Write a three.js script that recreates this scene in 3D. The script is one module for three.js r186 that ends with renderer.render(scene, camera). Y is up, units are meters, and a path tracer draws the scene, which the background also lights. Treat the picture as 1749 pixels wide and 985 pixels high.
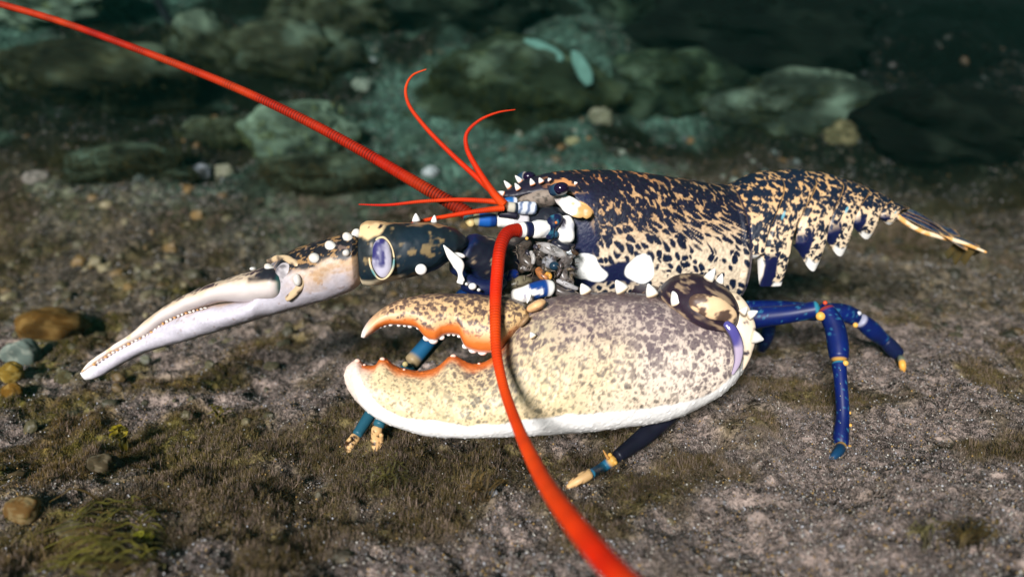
import * as THREE from 'three';
import { mergeGeometries } from 'three/addons/utils/BufferGeometryUtils.js';

// ---------------------------------------------------------------- camera, water light, sun, exposure
const scene = new THREE.Scene();
const W = 1749, H = 985, FOV = 38, PITCH = THREE.MathUtils.degToRad(15);
const camera = new THREE.PerspectiveCamera(FOV, W / H, 0.01, 60);
camera.position.set(0, 0.20, 0);
camera.rotation.x = -PITCH;
camera.focus = 0.455;
camera.userData.fStop = 4.9;
camera.updateMatrixWorld();

const renderer = new THREE.WebGLRenderer({ antialias: true });
renderer.setSize(1024, 576);
renderer.toneMapping = THREE.LinearToneMapping;
renderer.toneMappingExposure = 1.4;
renderer.shadowMap.enabled = true;

{ // dim green water in every direction, a little lighter towards the surface
  const w = 64, h = 32, data = new Float32Array(w * h * 4);
  for (let j = 0; j < h; j++) {
    const el = ((j + 0.5) / h - 0.5) * Math.PI, up = Math.max(0, Math.sin(el));
    const k = 0.008 + 0.10 * Math.pow(up, 1.3);
    for (let i = 0; i < w; i++) data.set([0.42 * k, 0.9 * k, 1.0 * k, 1], (j * w + i) * 4);
  }
  const sky = new THREE.DataTexture(data, w, h, THREE.RGBAFormat, THREE.FloatType);
  sky.mapping = THREE.EquirectangularReflectionMapping;
  sky.magFilter = THREE.LinearFilter; sky.needsUpdate = true;
  scene.background = sky; scene.environment = sky;
}
const sun = new THREE.DirectionalLight(new THREE.Color().setRGB(1.0, 0.975, 0.95), 4.9);
const SUN_DIR = new THREE.Vector3(0.28, -0.40, -0.87).normalize();          // the way the light travels
sun.position.set(0, 0.1, -0.5).addScaledVector(SUN_DIR, -2);
sun.target.position.set(0, 0.1, -0.5);
sun.castShadow = true; sun.shadow.mapSize.set(2048, 2048); sun.shadow.radius = 22;
Object.assign(sun.shadow.camera, { left: -1.2, right: 1.2, top: 1.2, bottom: -1.2, near: 0.1, far: 6 });
scene.add(sun, sun.target);
scene.fog = new THREE.FogExp2(new THREE.Color().setRGB(0.10, 0.62, 0.5), 0.010);

// ---------------------------------------------------------------- numbers: random, noise, curves
function rng(seed) { let a = seed >>> 0; return () => { a = (a + 0x6D2B79F5) | 0; let t = Math.imul(a ^ (a >>> 15), 1 | a); t = (t + Math.imul(t ^ (t >>> 7), 61 | t)) ^ t; return ((t ^ (t >>> 14)) >>> 0) / 4294967296; }; }
const hash = (x, y, z) => { let h = Math.imul(x, 374761393) ^ Math.imul(y, 668265263) ^ Math.imul(z, 1440662683); h = Math.imul(h ^ (h >>> 13), 1274126177); return ((h ^ (h >>> 16)) >>> 0) / 4294967296; };
function noise(x, y, z) {                                                       // value noise, -1..1
  const i = Math.floor(x), j = Math.floor(y), k = Math.floor(z);
  let u = x - i, v = y - j, w = z - k; u = u * u * (3 - 2 * u); v = v * v * (3 - 2 * v); w = w * w * (3 - 2 * w);
  const l = (a, b, t) => a + (b - a) * t;
  return 2 * l(l(l(hash(i, j, k), hash(i + 1, j, k), u), l(hash(i, j + 1, k), hash(i + 1, j + 1, k), u), v), l(l(hash(i, j, k + 1), hash(i + 1, j, k + 1), u), l(hash(i, j + 1, k + 1), hash(i + 1, j + 1, k + 1), u), v), w) - 1;
}
function fbm(x, y, z, n = 4) { let s = 0, a = 0.5; for (let q = 0; q < n; q++) { s += a * noise(x, y, z); x = x * 2.03 + 17.1; y = y * 2.03 + 5.7; z = z * 2.03 + 9.2; a *= 0.5; } return s; }
function worley(x, y, z) {                                                      // distances to the nearest and second nearest seed
  const i = Math.floor(x), j = Math.floor(y), k = Math.floor(z); let f1 = 9, f2 = 9;
  for (let a = -1; a < 2; a++) for (let b = -1; b < 2; b++) for (let c = -1; c < 2; c++) {
    const p = i + a, q = j + b, r = k + c, dx = p + hash(p, q, r) - x, dy = q + hash(p + 71, q, r) - y, dz = r + hash(p, q + 37, r) - z, d = dx * dx + dy * dy + dz * dz;
    if (d < f1) { f2 = f1; f1 = d; } else if (d < f2) f2 = d;
  }
  return [Math.sqrt(f1), Math.sqrt(f2)];
}
const clamp = (x, a = 0, b = 1) => Math.min(b, Math.max(a, x));
const smooth = (a, b, x) => { const t = clamp((x - a) / (b - a)); return t * t * (3 - 2 * t); };
const lerp = (a, b, t) => a + (b - a) * t;
const mix = (A, B, t) => [lerp(A[0], B[0], t), lerp(A[1], B[1], t), lerp(A[2], B[2], t)];
function curve(pts) {                                                           // monotone cubic through [x, y] points, x rising
  const n = pts.length, d = [], m = [];
  for (let i = 0; i < n - 1; i++) d.push((pts[i + 1][1] - pts[i][1]) / (pts[i + 1][0] - pts[i][0]));
  m.push(d[0]); for (let i = 1; i < n - 1; i++) m.push(d[i - 1] * d[i] <= 0 ? 0 : 2 * d[i - 1] * d[i] / (d[i - 1] + d[i])); m.push(d[n - 2]);
  return (x) => {
    if (x <= pts[0][0]) return pts[0][1]; if (x >= pts[n - 1][0]) return pts[n - 1][1];
    let i = 0; while (x > pts[i + 1][0]) i++;
    const h = pts[i + 1][0] - pts[i][0], t = (x - pts[i][0]) / h, t2 = t * t, t3 = t2 * t;
    return (2 * t3 - 3 * t2 + 1) * pts[i][1] + (t3 - 2 * t2 + t) * h * m[i] + (3 * t2 - 2 * t3) * pts[i + 1][1] + (t3 - t2) * h * m[i + 1];
  };
}

// ---------------------------------------------------------------- places: a pixel of the photograph at a depth becomes a point in metres
const FPX = H / 2 / Math.tan(THREE.MathUtils.degToRad(FOV / 2));
const EYE = camera.position.clone(), FWD = new THREE.Vector3(0, -Math.sin(PITCH), -Math.cos(PITCH)), UPC = new THREE.Vector3(0, Math.cos(PITCH), -Math.sin(PITCH)), RGT = new THREE.Vector3(1, 0, 0);
const at = (px, py, d) => EYE.clone().addScaledVector(FWD, d).addScaledVector(RGT, (px - W / 2) / FPX * d).addScaledVector(UPC, -(py - H / 2) / FPX * d);

// ---------------------------------------------------------------- the sea bed's height
function bed(x, z) {
  const back = -z;
  const side = 0.03 * smooth(0.15, 0.9, x) * smooth(0.8, 1.6, back);
  let y = 0.30 * smooth(0.72, 1.65, back + 0.12 * noise(x * 2.1, z * 2.1, 3)) + Math.max(0, back - 1.5) * 0.42 - side;
  y += 0.028 * fbm(x * 4.2, z * 4.2, 1.3, 3) * (1 + 2.2 * smooth(0.7, 1.3, back));
  return y;
}
function bedFine(x, z) { const c = fbm(x * 60, z * 60, 2.2, 3), k = 0.006 * smooth(0.1, -0.1, x); return k * fbm(x * 42, z * 42, 5.5, 2) + 0.013 * fbm(x * 19, z * 19, 7.7, 3) + 0.0075 * (Math.abs(c) - 0.2) * -1.2 + 0.0045 * fbm(x * 95, z * 95, 8.2, 2) + 0.002 * noise(x * 330, z * 330, 4.4); }
const ground = (x, z) => bed(x, z) + bedFine(x, z);
function onBed(px, py) {                                                        // where the line of sight through a pixel meets the sea bed
  const dir = at(px, py, 1).sub(EYE); let t = 0.15;
  for (; t < 8; t += 0.002) { const p = EYE.clone().addScaledVector(dir, t); if (p.y <= ground(p.x, p.z)) return { p, d: t }; }
  return { p: EYE.clone().addScaledVector(dir, 8), d: 8 };
}

// ---------------------------------------------------------------- geometry helpers: every surface is a grid with a colour per vertex
function grid(nu, nv, point, color, { closed = false, disp = null, flip = false } = {}) {
  const cols = closed ? nv : nv + 1, pos = new Float32Array((nu + 1) * cols * 3), base = [];
  for (let i = 0; i <= nu; i++) for (let j = 0; j < cols; j++) { const p = point(i / nu, j / nv); pos.set([p.x, p.y, p.z], (i * cols + j) * 3); }
  const idx = new Uint32Array(nu * nv * 6); let k = 0;
  for (let i = 0; i < nu; i++) for (let j = 0; j < nv; j++) {
    const a = i * cols + j, b = i * cols + (j + 1) % cols, c = a + cols, d = b + cols;
    if (flip) { idx[k++] = a; idx[k++] = b; idx[k++] = c; idx[k++] = b; idx[k++] = d; idx[k++] = c; } else { idx[k++] = a; idx[k++] = c; idx[k++] = b; idx[k++] = b; idx[k++] = c; idx[k++] = d; }
  }
  const g = new THREE.BufferGeometry();
  g.setAttribute('position', new THREE.BufferAttribute(pos, 3)); g.setIndex(new THREE.BufferAttribute(idx, 1));
  g.computeVertexNormals();
  const col = new Float32Array(pos.length), nor = g.attributes.normal.array, P = new THREE.Vector3();
  const moved = disp ? pos.slice() : null;
  for (let i = 0; i <= nu; i++) for (let j = 0; j < cols; j++) {
    const q = (i * cols + j) * 3; P.set(pos[q], pos[q + 1], pos[q + 2]);
    col.set(color(P, i / nu, j / nv), q);
    if (disp) { const e = disp(P, i / nu, j / nv); moved[q] += nor[q] * e; moved[q + 1] += nor[q + 1] * e; moved[q + 2] += nor[q + 2] * e; }
  }
  if (disp) { pos.set(moved); g.computeVertexNormals(); }
  g.setAttribute('color', new THREE.BufferAttribute(col, 3));
  return g;
}
// a rounded limb along points [px, py, depth, radius in pixels]; squash flattens it away from the camera
function limb(pts, color, { nu = 0, nv = 20, cap = 0.5, squash = 1, disp = null, rad = null, capEnd = null } = {}) {
  const P = pts.map((p) => p.p ?? at(p[0], p[1], p[2])), R = pts.map((p) => p.r ?? p[3] * p[2] / FPX);
  const c = new THREE.CatmullRomCurve3(P, false, 'centripetal'), L = c.getLength(), n = pts.length;
  c.arcLengthDivisions = 400; c.updateArcLengths();
  if (!nu) nu = Math.max(14, Math.min(500, Math.round(L / 0.0009)));
  const lens = c.getLengths(400), key = P.map((_, i) => [lens[Math.round(i / (n - 1) * 400)] / lens[400], R[i]]);
  const rr = n > 1 ? curve(key) : () => R[0];
  const fr = [], c0 = cap * R[0] / L, c1 = (capEnd ?? cap) * R[n - 1] / L;
  let N = null;
  for (let i = 0; i <= nu; i++) {
    const x = i / nu, t = clamp(x < 0.08 ? x * x / 0.16 + x / 2 : x > 0.92 ? 1 - ((1 - x) * (1 - x) / 0.16 + (1 - x) / 2) : x);
    const p = c.getPointAt(t), T = c.getTangentAt(t);
    if (!N) { N = FWD.clone().cross(T); if (N.lengthSq() < 1e-6) N.copy(UPC); N.cross(T).normalize(); if (N.dot(FWD) > 0) N.negate(); } else { N.addScaledVector(T, -N.dot(T)).normalize(); }
    let r = rr(t);
    if (t < c0) r *= Math.sqrt(Math.max(0, 1 - (1 - t / c0) ** 2)); if (t > 1 - c1) r *= Math.sqrt(Math.max(0, 1 - (1 - (1 - t) / c1) ** 2));
    if (rad) r *= rad(t, t * L);
    fr.push([p, N.clone(), T.clone().cross(N).normalize(), Math.max(r, 1e-6), t]);
  }
  return grid(nu, nv, (u, v) => {
    const [p, a, b, r] = fr[Math.round(u * nu)], w = v * 2 * Math.PI;
    return p.clone().addScaledVector(a, r * squash * Math.cos(w)).addScaledVector(b, r * Math.sin(w));
  }, (q, u, v) => color(fr[Math.round(u * nu)][4], v * 2 * Math.PI, q), { closed: true, disp });
}
// an ellipsoid at a pixel: radii in pixels across and up, depth radius in metres, turned by degrees
function egg(px, py, d, rx, ry, rd, turn, color, { n = 26, disp = null, pw = 1 } = {}) {
  const q = (v) => Math.sign(v) * Math.abs(v) ** pw;
  const c = at(px, py, d), k = d / FPX, a = THREE.MathUtils.degToRad(turn), X = RGT.clone().multiplyScalar(Math.cos(a)).addScaledVector(UPC, Math.sin(a)), Y = UPC.clone().multiplyScalar(Math.cos(a)).addScaledVector(RGT, -Math.sin(a));
  return grid(n, n, (u, v) => { const f = u * Math.PI, g = v * 2 * Math.PI; return c.clone().addScaledVector(X, -rx * k * q(Math.cos(f))).addScaledVector(Y, ry * k * q(Math.sin(f)) * q(Math.cos(g))).addScaledVector(FWD, rd * q(Math.sin(f)) * q(Math.sin(g))); },
    (p, u, v) => color(p, u, v), { closed: true, disp });
}
// a claw piece: outline curves top(x) and bottom(x) in the claw's own plane, a depth for that plane and a half thickness in metres
function slab({ x0, x1, top, bot, depth, thick, color, nu = 400, nv = 120, power = 0.85, disp = null, lean = 0 }) {
  const xs = (u) => lerp(x0, x1, lerp(u, (1 - Math.cos(Math.PI * u)) / 2, 0.55));
  const par = (u, v) => {
    const x = xs(u), a = v * 2 * Math.PI, ca = Math.cos(a), sa = Math.sin(a), T = top(x), B = bot(x), e = clamp(Math.sqrt(Math.max(0, 4 * u * (1 - u))) * 3);
    const q = Math.sign(ca) * Math.abs(ca) ** power, y = (T + B) / 2 - q * Math.abs(B - T) / 2;
    return [x, y, -Math.sign(sa) * Math.abs(sa) ** power * thick(x) * clamp(Math.sqrt(u * (1 - u)) * 4), q];
  };
  return grid(nu, nv, (u, v) => { const [x, y, z] = par(u, v); return at(x, y, depth(x, y)).addScaledVector(FWD, z); },
    (p, u, v) => { const [x, y, z, q] = par(u, v); return color(p, x, y, q, z); }, { closed: true, disp: disp && ((p, u, v) => { const [x, y, z, q] = par(u, v); return disp(p, x, y, q); }) });
}

// ---------------------------------------------------------------- objects
const used = {};
function numbered(name) { used[name] = (used[name] ?? -1) + 1; return used[name] ? `${name}_${String(used[name]).padStart(3, '0')}` : name; }
function tag(o, label, category, group, kind) { o.userData.label = label; if (category) o.userData.category = category; if (group) o.userData.group = group; if (kind) o.userData.kind = kind; return o; }
function mesh(name, geo, mat, parent) { const o = new THREE.Mesh(Array.isArray(geo) ? mergeGeometries(geo) : geo, mat); o.name = parent ? name : numbered(name); o.castShadow = o.receiveShadow = true; (parent ?? scene).add(o); return o; }
const shell = new THREE.MeshPhysicalMaterial({ vertexColors: true, roughness: 0.42, specularIntensity: 0.55, side: THREE.DoubleSide });
const gloss = new THREE.MeshPhysicalMaterial({ vertexColors: true, roughness: 0.16, specularIntensity: 0.9, side: THREE.DoubleSide });
const feelerMat = new THREE.MeshPhysicalMaterial({ vertexColors: true, roughness: 0.55, specularIntensity: 0.25, side: THREE.DoubleSide });
const wet = new THREE.MeshPhysicalMaterial({ vertexColors: true, roughness: 0.3, specularIntensity: 0.7, side: THREE.DoubleSide });
const soft = new THREE.MeshPhysicalMaterial({ vertexColors: true, roughness: 0.6, specularIntensity: 0.35, side: THREE.DoubleSide });
const film = new THREE.MeshPhysicalMaterial({ vertexColors: true, roughness: 0.5, transmission: 0.45, thickness: 0, specularIntensity: 0.5, side: THREE.DoubleSide });
const matte = new THREE.MeshPhysicalMaterial({ vertexColors: true, roughness: 0.92, specularIntensity: 0.12, side: THREE.DoubleSide });

// ================================================================ the sea bed
const GREY = [0.170, 0.138, 0.126], MOSS = [0.080, 0.066, 0.030], TINTED_SAND = [0.048, 0.104, 0.084], DARK = [0.005, 0.008, 0.004];  // the far sand tone has the teal water tint put into it
// how weedy the bed is at a place, 0 bare silt .. 1 thick brown weed
function weed(x, z) {
  const back = -z; let w = 0.46 + 0.85 * fbm(x * 7.5, z * 7.5, 12.1, 4) + 1.25 * fbm(x * 30, z * 30, 3.1, 3);
  w += 0.13 * smooth(0.10, -0.12, x) * smooth(0.72, 0.5, back) - 0.22 * smooth(-0.05, 0.18, x) * smooth(0.9, 0.7, back);
  const e = ((x + 0.06) / 0.13) ** 2 + ((back - 0.395) / 0.03) ** 2; w += 0.4 * Math.exp(-e);
  w -= 0.3 * smooth(0.36, 0.30, back) * smooth(-0.2, -0.05, x);
  return clamp(w);
}
function bedColor(x, z) {
  const back = -z, w = weed(x, z), g = 1 + 0.5 * fbm(x * 150, z * 150, 1.1, 3) + 0.35 * fbm(x * 45, z * 45, 6.1, 3);
  let c = mix(GREY, MOSS, smooth(0.25, 0.8, w));
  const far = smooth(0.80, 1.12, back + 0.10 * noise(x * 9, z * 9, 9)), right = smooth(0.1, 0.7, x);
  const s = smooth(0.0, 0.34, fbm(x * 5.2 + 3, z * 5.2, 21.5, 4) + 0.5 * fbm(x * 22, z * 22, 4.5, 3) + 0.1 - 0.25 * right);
  c = mix(c, mix([0.058, 0.050, 0.026], [0.024, 0.021, 0.008], clamp(0.5 + 1.6 * fbm(x * 16, z * 16, 3.3, 3))), 0.75 * smooth(0.58, 0.75, back)); c = mix(c, mix(DARK, mix(TINTED_SAND, [0.010, 0.020, 0.013], right), s), far);  // far bed turns teal and darkens rightwards: haze and falloff put into the colour
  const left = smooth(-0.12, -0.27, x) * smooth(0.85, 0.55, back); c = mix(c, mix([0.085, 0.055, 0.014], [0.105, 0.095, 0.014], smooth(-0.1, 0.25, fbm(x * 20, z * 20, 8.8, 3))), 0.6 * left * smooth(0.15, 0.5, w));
  const deep = clamp(smooth(1.1, 1.9, back + 0.5 * right) * 0.6 + 0.9 * smooth(0.28, 0.75, x) * smooth(0.95, 1.35, back)); c = mix(c, [0.0015, 0.003, 0.0025], deep);  // deep: bed goes near black far right, light falloff painted into the colour
  return [c[0] * g, c[1] * g, c[2] * g];
}
{
  const nx = 640, nz = 600;
  const X = (v) => { const t = v * 2 - 1; return 0.62 * t + 5 * t ** 7; }, Z = (u) => -(0.12 + 1.25 * u ** 1.35 + 5 * u ** 12) + 0.45 * (1 - u) ** 24;
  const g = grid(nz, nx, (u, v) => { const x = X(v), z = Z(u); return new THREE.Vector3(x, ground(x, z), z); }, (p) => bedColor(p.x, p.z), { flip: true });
  const uv = new Float32Array(g.attributes.position.count * 2), P = g.attributes.position; for (let i = 0; i < P.count; i++) { uv[2 * i] = P.getX(i) / 0.11; uv[2 * i + 1] = P.getZ(i) / 0.11; } g.setAttribute('uv', new THREE.BufferAttribute(uv, 2));
  // grit: a tiling height and tone texture 11 cm across
  const n = 512, hd = new Uint8Array(n * n * 4), cd = new Uint8Array(n * n * 4), r = rng(3), f = new Float32Array(n * n);
  const ring = (x, y, m, s) => { const i = Math.floor(x), j = Math.floor(y), u = x - i, v = y - j, q = (a, b) => hash(((a % m) + m) % m, ((b % m) + m) % m, s), a = u * u * (3 - 2 * u), b = v * v * (3 - 2 * v); return lerp(lerp(q(i, j), q(i + 1, j), a), lerp(q(i, j + 1), q(i + 1, j + 1), a), b); };
  for (let j = 0; j < n; j++) for (let i = 0; i < n; i++) { let s = 0, a = 0.34, m = 16; for (let o = 0; o < 5; o++) { s += a * ring(i * m / n, j * m / n, m, o + 50); m *= 2; a *= 0.82; } const k = j * n + i; f[k] = s; }
  for (let k = 0; k < n * n; k++) { const h = clamp((f[k] - 0.55) * 2.4 + 0.5), t = clamp(0.30 + 0.75 * h + 0.5 * (r() - 0.5) + (r() < 0.006 ? 0.6 : 0)); hd.set([h * 255, h * 255, h * 255, 255], k * 4); cd.set([t * 255, t * 250, t * 245, 255], k * 4); }
  const tex = (d, srgb) => { const t = new THREE.DataTexture(d, n, n); t.wrapS = t.wrapT = THREE.RepeatWrapping; t.magFilter = THREE.LinearFilter; t.minFilter = THREE.LinearFilter; if (srgb) t.colorSpace = THREE.SRGBColorSpace; t.needsUpdate = true; return t; };
  const bedMat = new THREE.MeshPhysicalMaterial({ vertexColors: true, roughness: 0.9, specularIntensity: 0.12, map: tex(cd, true), bumpMap: tex(hd), bumpScale: 0.0022, color: new THREE.Color().setRGB(1.9, 1.9, 1.9), side: THREE.DoubleSide });
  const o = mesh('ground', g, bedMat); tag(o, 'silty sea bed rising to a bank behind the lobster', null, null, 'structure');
}
// fine brown turf, sand grains
function tuft(seed, n, wide) {                                                  // curled threads spreading over a small cushion
  const r = rng(seed), pos = [], idx = [];
  for (let k = 0; k < n; k++) {
    const a = r() * 6.283, el = 0.15 + 1.35 * r(), h = 0.45 + 0.55 * r(), x0 = (r() - 0.5) * 0.8, z0 = (r() - 0.5) * 0.8, b = pos.length / 3, tw = a + 1.2 + r();
    let x = x0, y = 0, z = z0, aa = a, ee = el; const wx = Math.cos(tw) * wide, wz = Math.sin(tw) * wide;
    for (const w of [1, 0.85, 0.6]) { pos.push(x + wx * w, y + wide * 0.4, z + wz * w, x - wx * w, y - wide * 0.4, z - wz * w); x += h / 3 * Math.cos(aa) * Math.cos(ee); y += h / 3 * Math.sin(ee); z += h / 3 * Math.sin(aa) * Math.cos(ee); aa += (r() - 0.5) * 1.8; ee += (r() - 0.6) * 1.1; }
    pos.push(x, y, z);
    idx.push(b, b + 1, b + 2, b + 1, b + 3, b + 2, b + 2, b + 3, b + 4, b + 3, b + 5, b + 4, b + 4, b + 5, b + 6);
  }
  const g = new THREE.BufferGeometry(); g.setAttribute('position', new THREE.Float32BufferAttribute(pos, 3)); g.setIndex(idx); g.computeVertexNormals(); return g;
}
const turfMat = new THREE.MeshPhysicalMaterial({ roughness: 0.95, specularIntensity: 0.1, side: THREE.DoubleSide });
function instances(name, geo, mat, list, parent) {                              // list of [x, y, z, sx, sy, turn, tilt, color]
  const o = new THREE.InstancedMesh(geo, mat, list.length), D = new THREE.Object3D(), C = new THREE.Color();
  list.forEach(([x, y, z, sx, sy, turn, tilt, c], i) => { D.position.set(x, y, z); D.rotation.set(tilt, turn, tilt * 0.7); D.scale.set(sx, sy, sx); D.updateMatrix(); o.setMatrixAt(i, D.matrix); o.setColorAt(i, C.setRGB(c[0], c[1], c[2])); });
  o.name = parent ? name : numbered(name); o.castShadow = o.receiveShadow = true; (parent ?? scene).add(o); return o;
}
{
  const r = rng(11), list = [[], []];
  for (let k = 0; k < 400000; k++) {
    const t = r(), back = 0.24 + 1.35 * t ** 1.7, x = (r() * 2 - 1) * (back * 0.70 + 0.03), z = -back, w = weed(x, z), far = smooth(0.78, 1.15, back);
    const clump = fbm(x * 55, z * 55, 33.3, 2); if (r() > 0.62 + 1.1 * clump + 0.3 * w) continue;
    const len = (0.0018 + 0.0022 * smooth(0.35, 0.95, w + 0.5 * clump) * (0.4 + r())) * (0.7 + 0.6 * r()) * (1 + 1.8 * far), silt = r() < 0.42, b = silt && far < 0.5 ? mix(bedColor(x, z), GREY, 0.7) : bedColor(x, z), q = 0.5 + 0.75 * r() + 0.7 * clump;
    const warm = smooth(0.4, 0.8, w), c = [b[0] * q * (1.05 + 0.12 * warm), b[1] * q * (1 + 0.04 * warm), b[2] * q * 0.95];
    const bare = w < 0.5 && far < 0.5; if (bare) { const q2 = 0.35 + 1.5 * r() ** 1.6; for (let e = 0; e < 3; e++) c[e] = b[e] * q2; } list[bare ? 1 : 0].push([x, ground(x, z) - 0.0004, z, len * (0.8 + 0.5 * r()), len, r() * 6.283, (r() - 0.5) * 0.9, c]);
  }
  list.forEach((l, i) => tag(instances(i ? 'silt_fuzz' : 'algae_turf', tuft(40 + i, i ? 13 : 12, i ? 0.075 : 0.034), turfMat, l), i ? 'very short grey fuzz on the bare silty parts of the sea bed' : 'short fuzzy brown algae turf covering the weedy parts of the sea bed', 'algae', null, 'stuff'));
  const grains = [], pal = [[0.5, 0.46, 0.4], [0.66, 0.62, 0.56], [0.30, 0.2, 0.09], [0.46, 0.28, 0.08], [0.2, 0.19, 0.2], [0.55, 0.55, 0.6], [0.1, 0.09, 0.08]];
  for (let k = 0; k < 150000; k++) {
    const t = r(), back = 0.25 + 1.2 * t ** 1.6, x = (r() * 2 - 1) * (back * 0.70 + 0.02), z = -back, w = weed(x, z); if (r() < w * 0.9) continue;
    const s = (0.00016 + 0.00042 * r() ** 3) * (1 + 1.2 * smooth(0.6, 1, back)), c = pal[Math.floor(r() * pal.length)], q = (0.35 + 0.5 * r()) * (1 - 0.6 * smooth(0.7, 1.2, back));  // q darkens grains with distance, light falloff put into their colour
    grains.push([x, ground(x, z) + s * 0.6 + 0.0016 * r(), z, s, s * (0.6 + 0.5 * r()), r() * 6.28, r() * 2, [c[0] * q, c[1] * q, c[2] * q]]);
  }
  const stoneMat = new THREE.MeshStandardMaterial({ roughness: 0.6 });
  tag(instances('sand_grains', new THREE.IcosahedronGeometry(1, 0), stoneMat, grains), 'pale and amber sand grains scattered over the sea bed', 'sand', null, 'stuff');
  const chip = new THREE.IcosahedronGeometry(1, 2); { const p = chip.attributes.position; for (let i = 0; i < p.count; i++) { const k = 1 + 0.5 * fbm(p.getX(i) * 1.4, p.getY(i) * 1.4, p.getZ(i) * 1.4, 2); p.setXYZ(i, p.getX(i) * k, p.getY(i) * k * 0.7, p.getZ(i) * k * 0.8); } chip.computeVertexNormals(); }
  const rub = [], pal2 = [[0.08, 0.10, 0.075], [0.13, 0.16, 0.125], [0.07, 0.055, 0.025], [0.03, 0.03, 0.02], [0.14, 0.08, 0.02], [0.10, 0.14, 0.13]];
  for (let k = 0; k < 3400; k++) {
    const t = r(), leftish = r() < 0.045, back = leftish ? 0.40 + 0.25 * r() : 0.6 + 1.0 * t, x = leftish ? -0.15 - 0.25 * r() : (r() * 2 - 1) * (back * 0.72), z = -back; if (fbm(x * 8, z * 8, 44, 3) + 0.25 * r() < 0.05 && !leftish) continue;
    const s = (0.0014 + 0.0075 * r() ** 4) * (leftish ? 0.7 : 1), c = leftish || back < 0.95 ? [[0.13, 0.08, 0.025], [0.08, 0.07, 0.035], [0.18, 0.15, 0.08], [0.06, 0.05, 0.02]][Math.floor(r() * 4)] : pal2[Math.floor(r() * pal2.length)], q = (0.35 + 0.8 * r()) * (1 - 0.75 * smooth(0.0, 0.6, x)) * (leftish ? 0.9 : 1);  // q darkens rubble towards the right, fading light painted into the colour
    rub.push([x, ground(x, z) + s * 0.15, z, s, s * (0.6 + 0.5 * r()), r() * 6.28, r() * 0.8, [c[0] * q, c[1] * q, c[2] * q]]);
  }
  tag(instances('rubble', chip, stoneMat, rub), 'small rubble and gravel between the rocks behind the lobster', 'gravel', null, 'stuff');
}

// ================================================================ the lobster
const WHITE = [0.80, 0.78, 0.74], CREAM = [0.66, 0.47, 0.28], NAVY = [0.007, 0.010, 0.042], INK = [0.012, 0.010, 0.022], BLUE = [0.002, 0.012, 0.115], ORANGE = [0.72, 0.20, 0.04], RED = [0.76, 0.030, 0.004];
const lobster = new THREE.Group(); lobster.name = numbered('lobster'); scene.add(lobster);
{ const b = onBed(1120, 640).p; lobster.position.set(b.x, b.y, b.z); }
const LOB = new THREE.Group(); // things are modelled in world metres; parts are moved into the lobster's own axes below
tag(lobster, 'large blue and cream mottled lobster with huge raised claws standing on the sea bed', 'lobster');
const part = (name, geo, mat, parent = lobster) => {
  const o = mesh(name, geo, mat, parent); if (parent === lobster) o.position.copy(lobster.position).negate(); return o;
};
// dark blots that grow together as r rises; returns 0 on a blot, 1 on the cream between
function leopard(p, size, r, sx = 1, sy = 1, soft = 0.10, break_ = 1) {
  const wx = 0.35 * noise(p.x / size * 1.3, p.y / size * 1.3, p.z / size * 1.3), wy = 0.35 * noise(p.x / size * 1.3 + 9, p.y / size * 1.3, p.z / size * 1.3);
  const X = p.x / size / sx, Y = p.y / size / sy, Z = p.z / size, [f1, f2] = worley(X + wx, Y + wy, Z);
  const blur = break_ * (0.34 * noise(X * 2.3 + 4, Y * 2.3, Z * 2.3) + 0.30 * noise(X * 0.9 - Y * 0.4, Y * 0.9 + X * 0.4 + 8, Z * 0.9) + 0.16 * noise(X * 5.1, Y * 5.1 + 2, Z * 5.1));
  return smooth(r - soft, r + soft, lerp(f1 / (f2 + 0.02), f1 * 1.15, 0.45) + blur);
}
// --- body frame: s runs from head to tail, h up, n towards the camera's side
const YAW = THREE.MathUtils.degToRad(14), O = at(985, 400, 0.515), A = new THREE.Vector3(Math.cos(YAW), 0, -Math.sin(YAW)), N = new THREE.Vector3(Math.sin(YAW), 0, Math.cos(YAW));
const bodyPoint = (s, h, n) => O.clone().addScaledVector(A, s).addScaledVector(N, n).add(new THREE.Vector3(0, h, 0));
const mid = (px, py) => { const dir = at(px, py, 1).sub(EYE), t = O.clone().sub(EYE).dot(N) / dir.dot(N), q = EYE.clone().addScaledVector(dir, t).sub(O); return [q.dot(A), q.y]; };
const side = (px, py, n) => { const dir = at(px, py, 1).sub(EYE), t = (O.clone().addScaledVector(N, n).sub(EYE)).dot(N) / dir.dot(N), q = EYE.clone().addScaledVector(dir, t).sub(O); return [q.dot(A), q.y]; };
const local = (p) => { const q = p.clone().sub(O); return [q.dot(A), q.y, q.dot(N)]; };
const S = (px) => mid(px, 400)[0];

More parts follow.
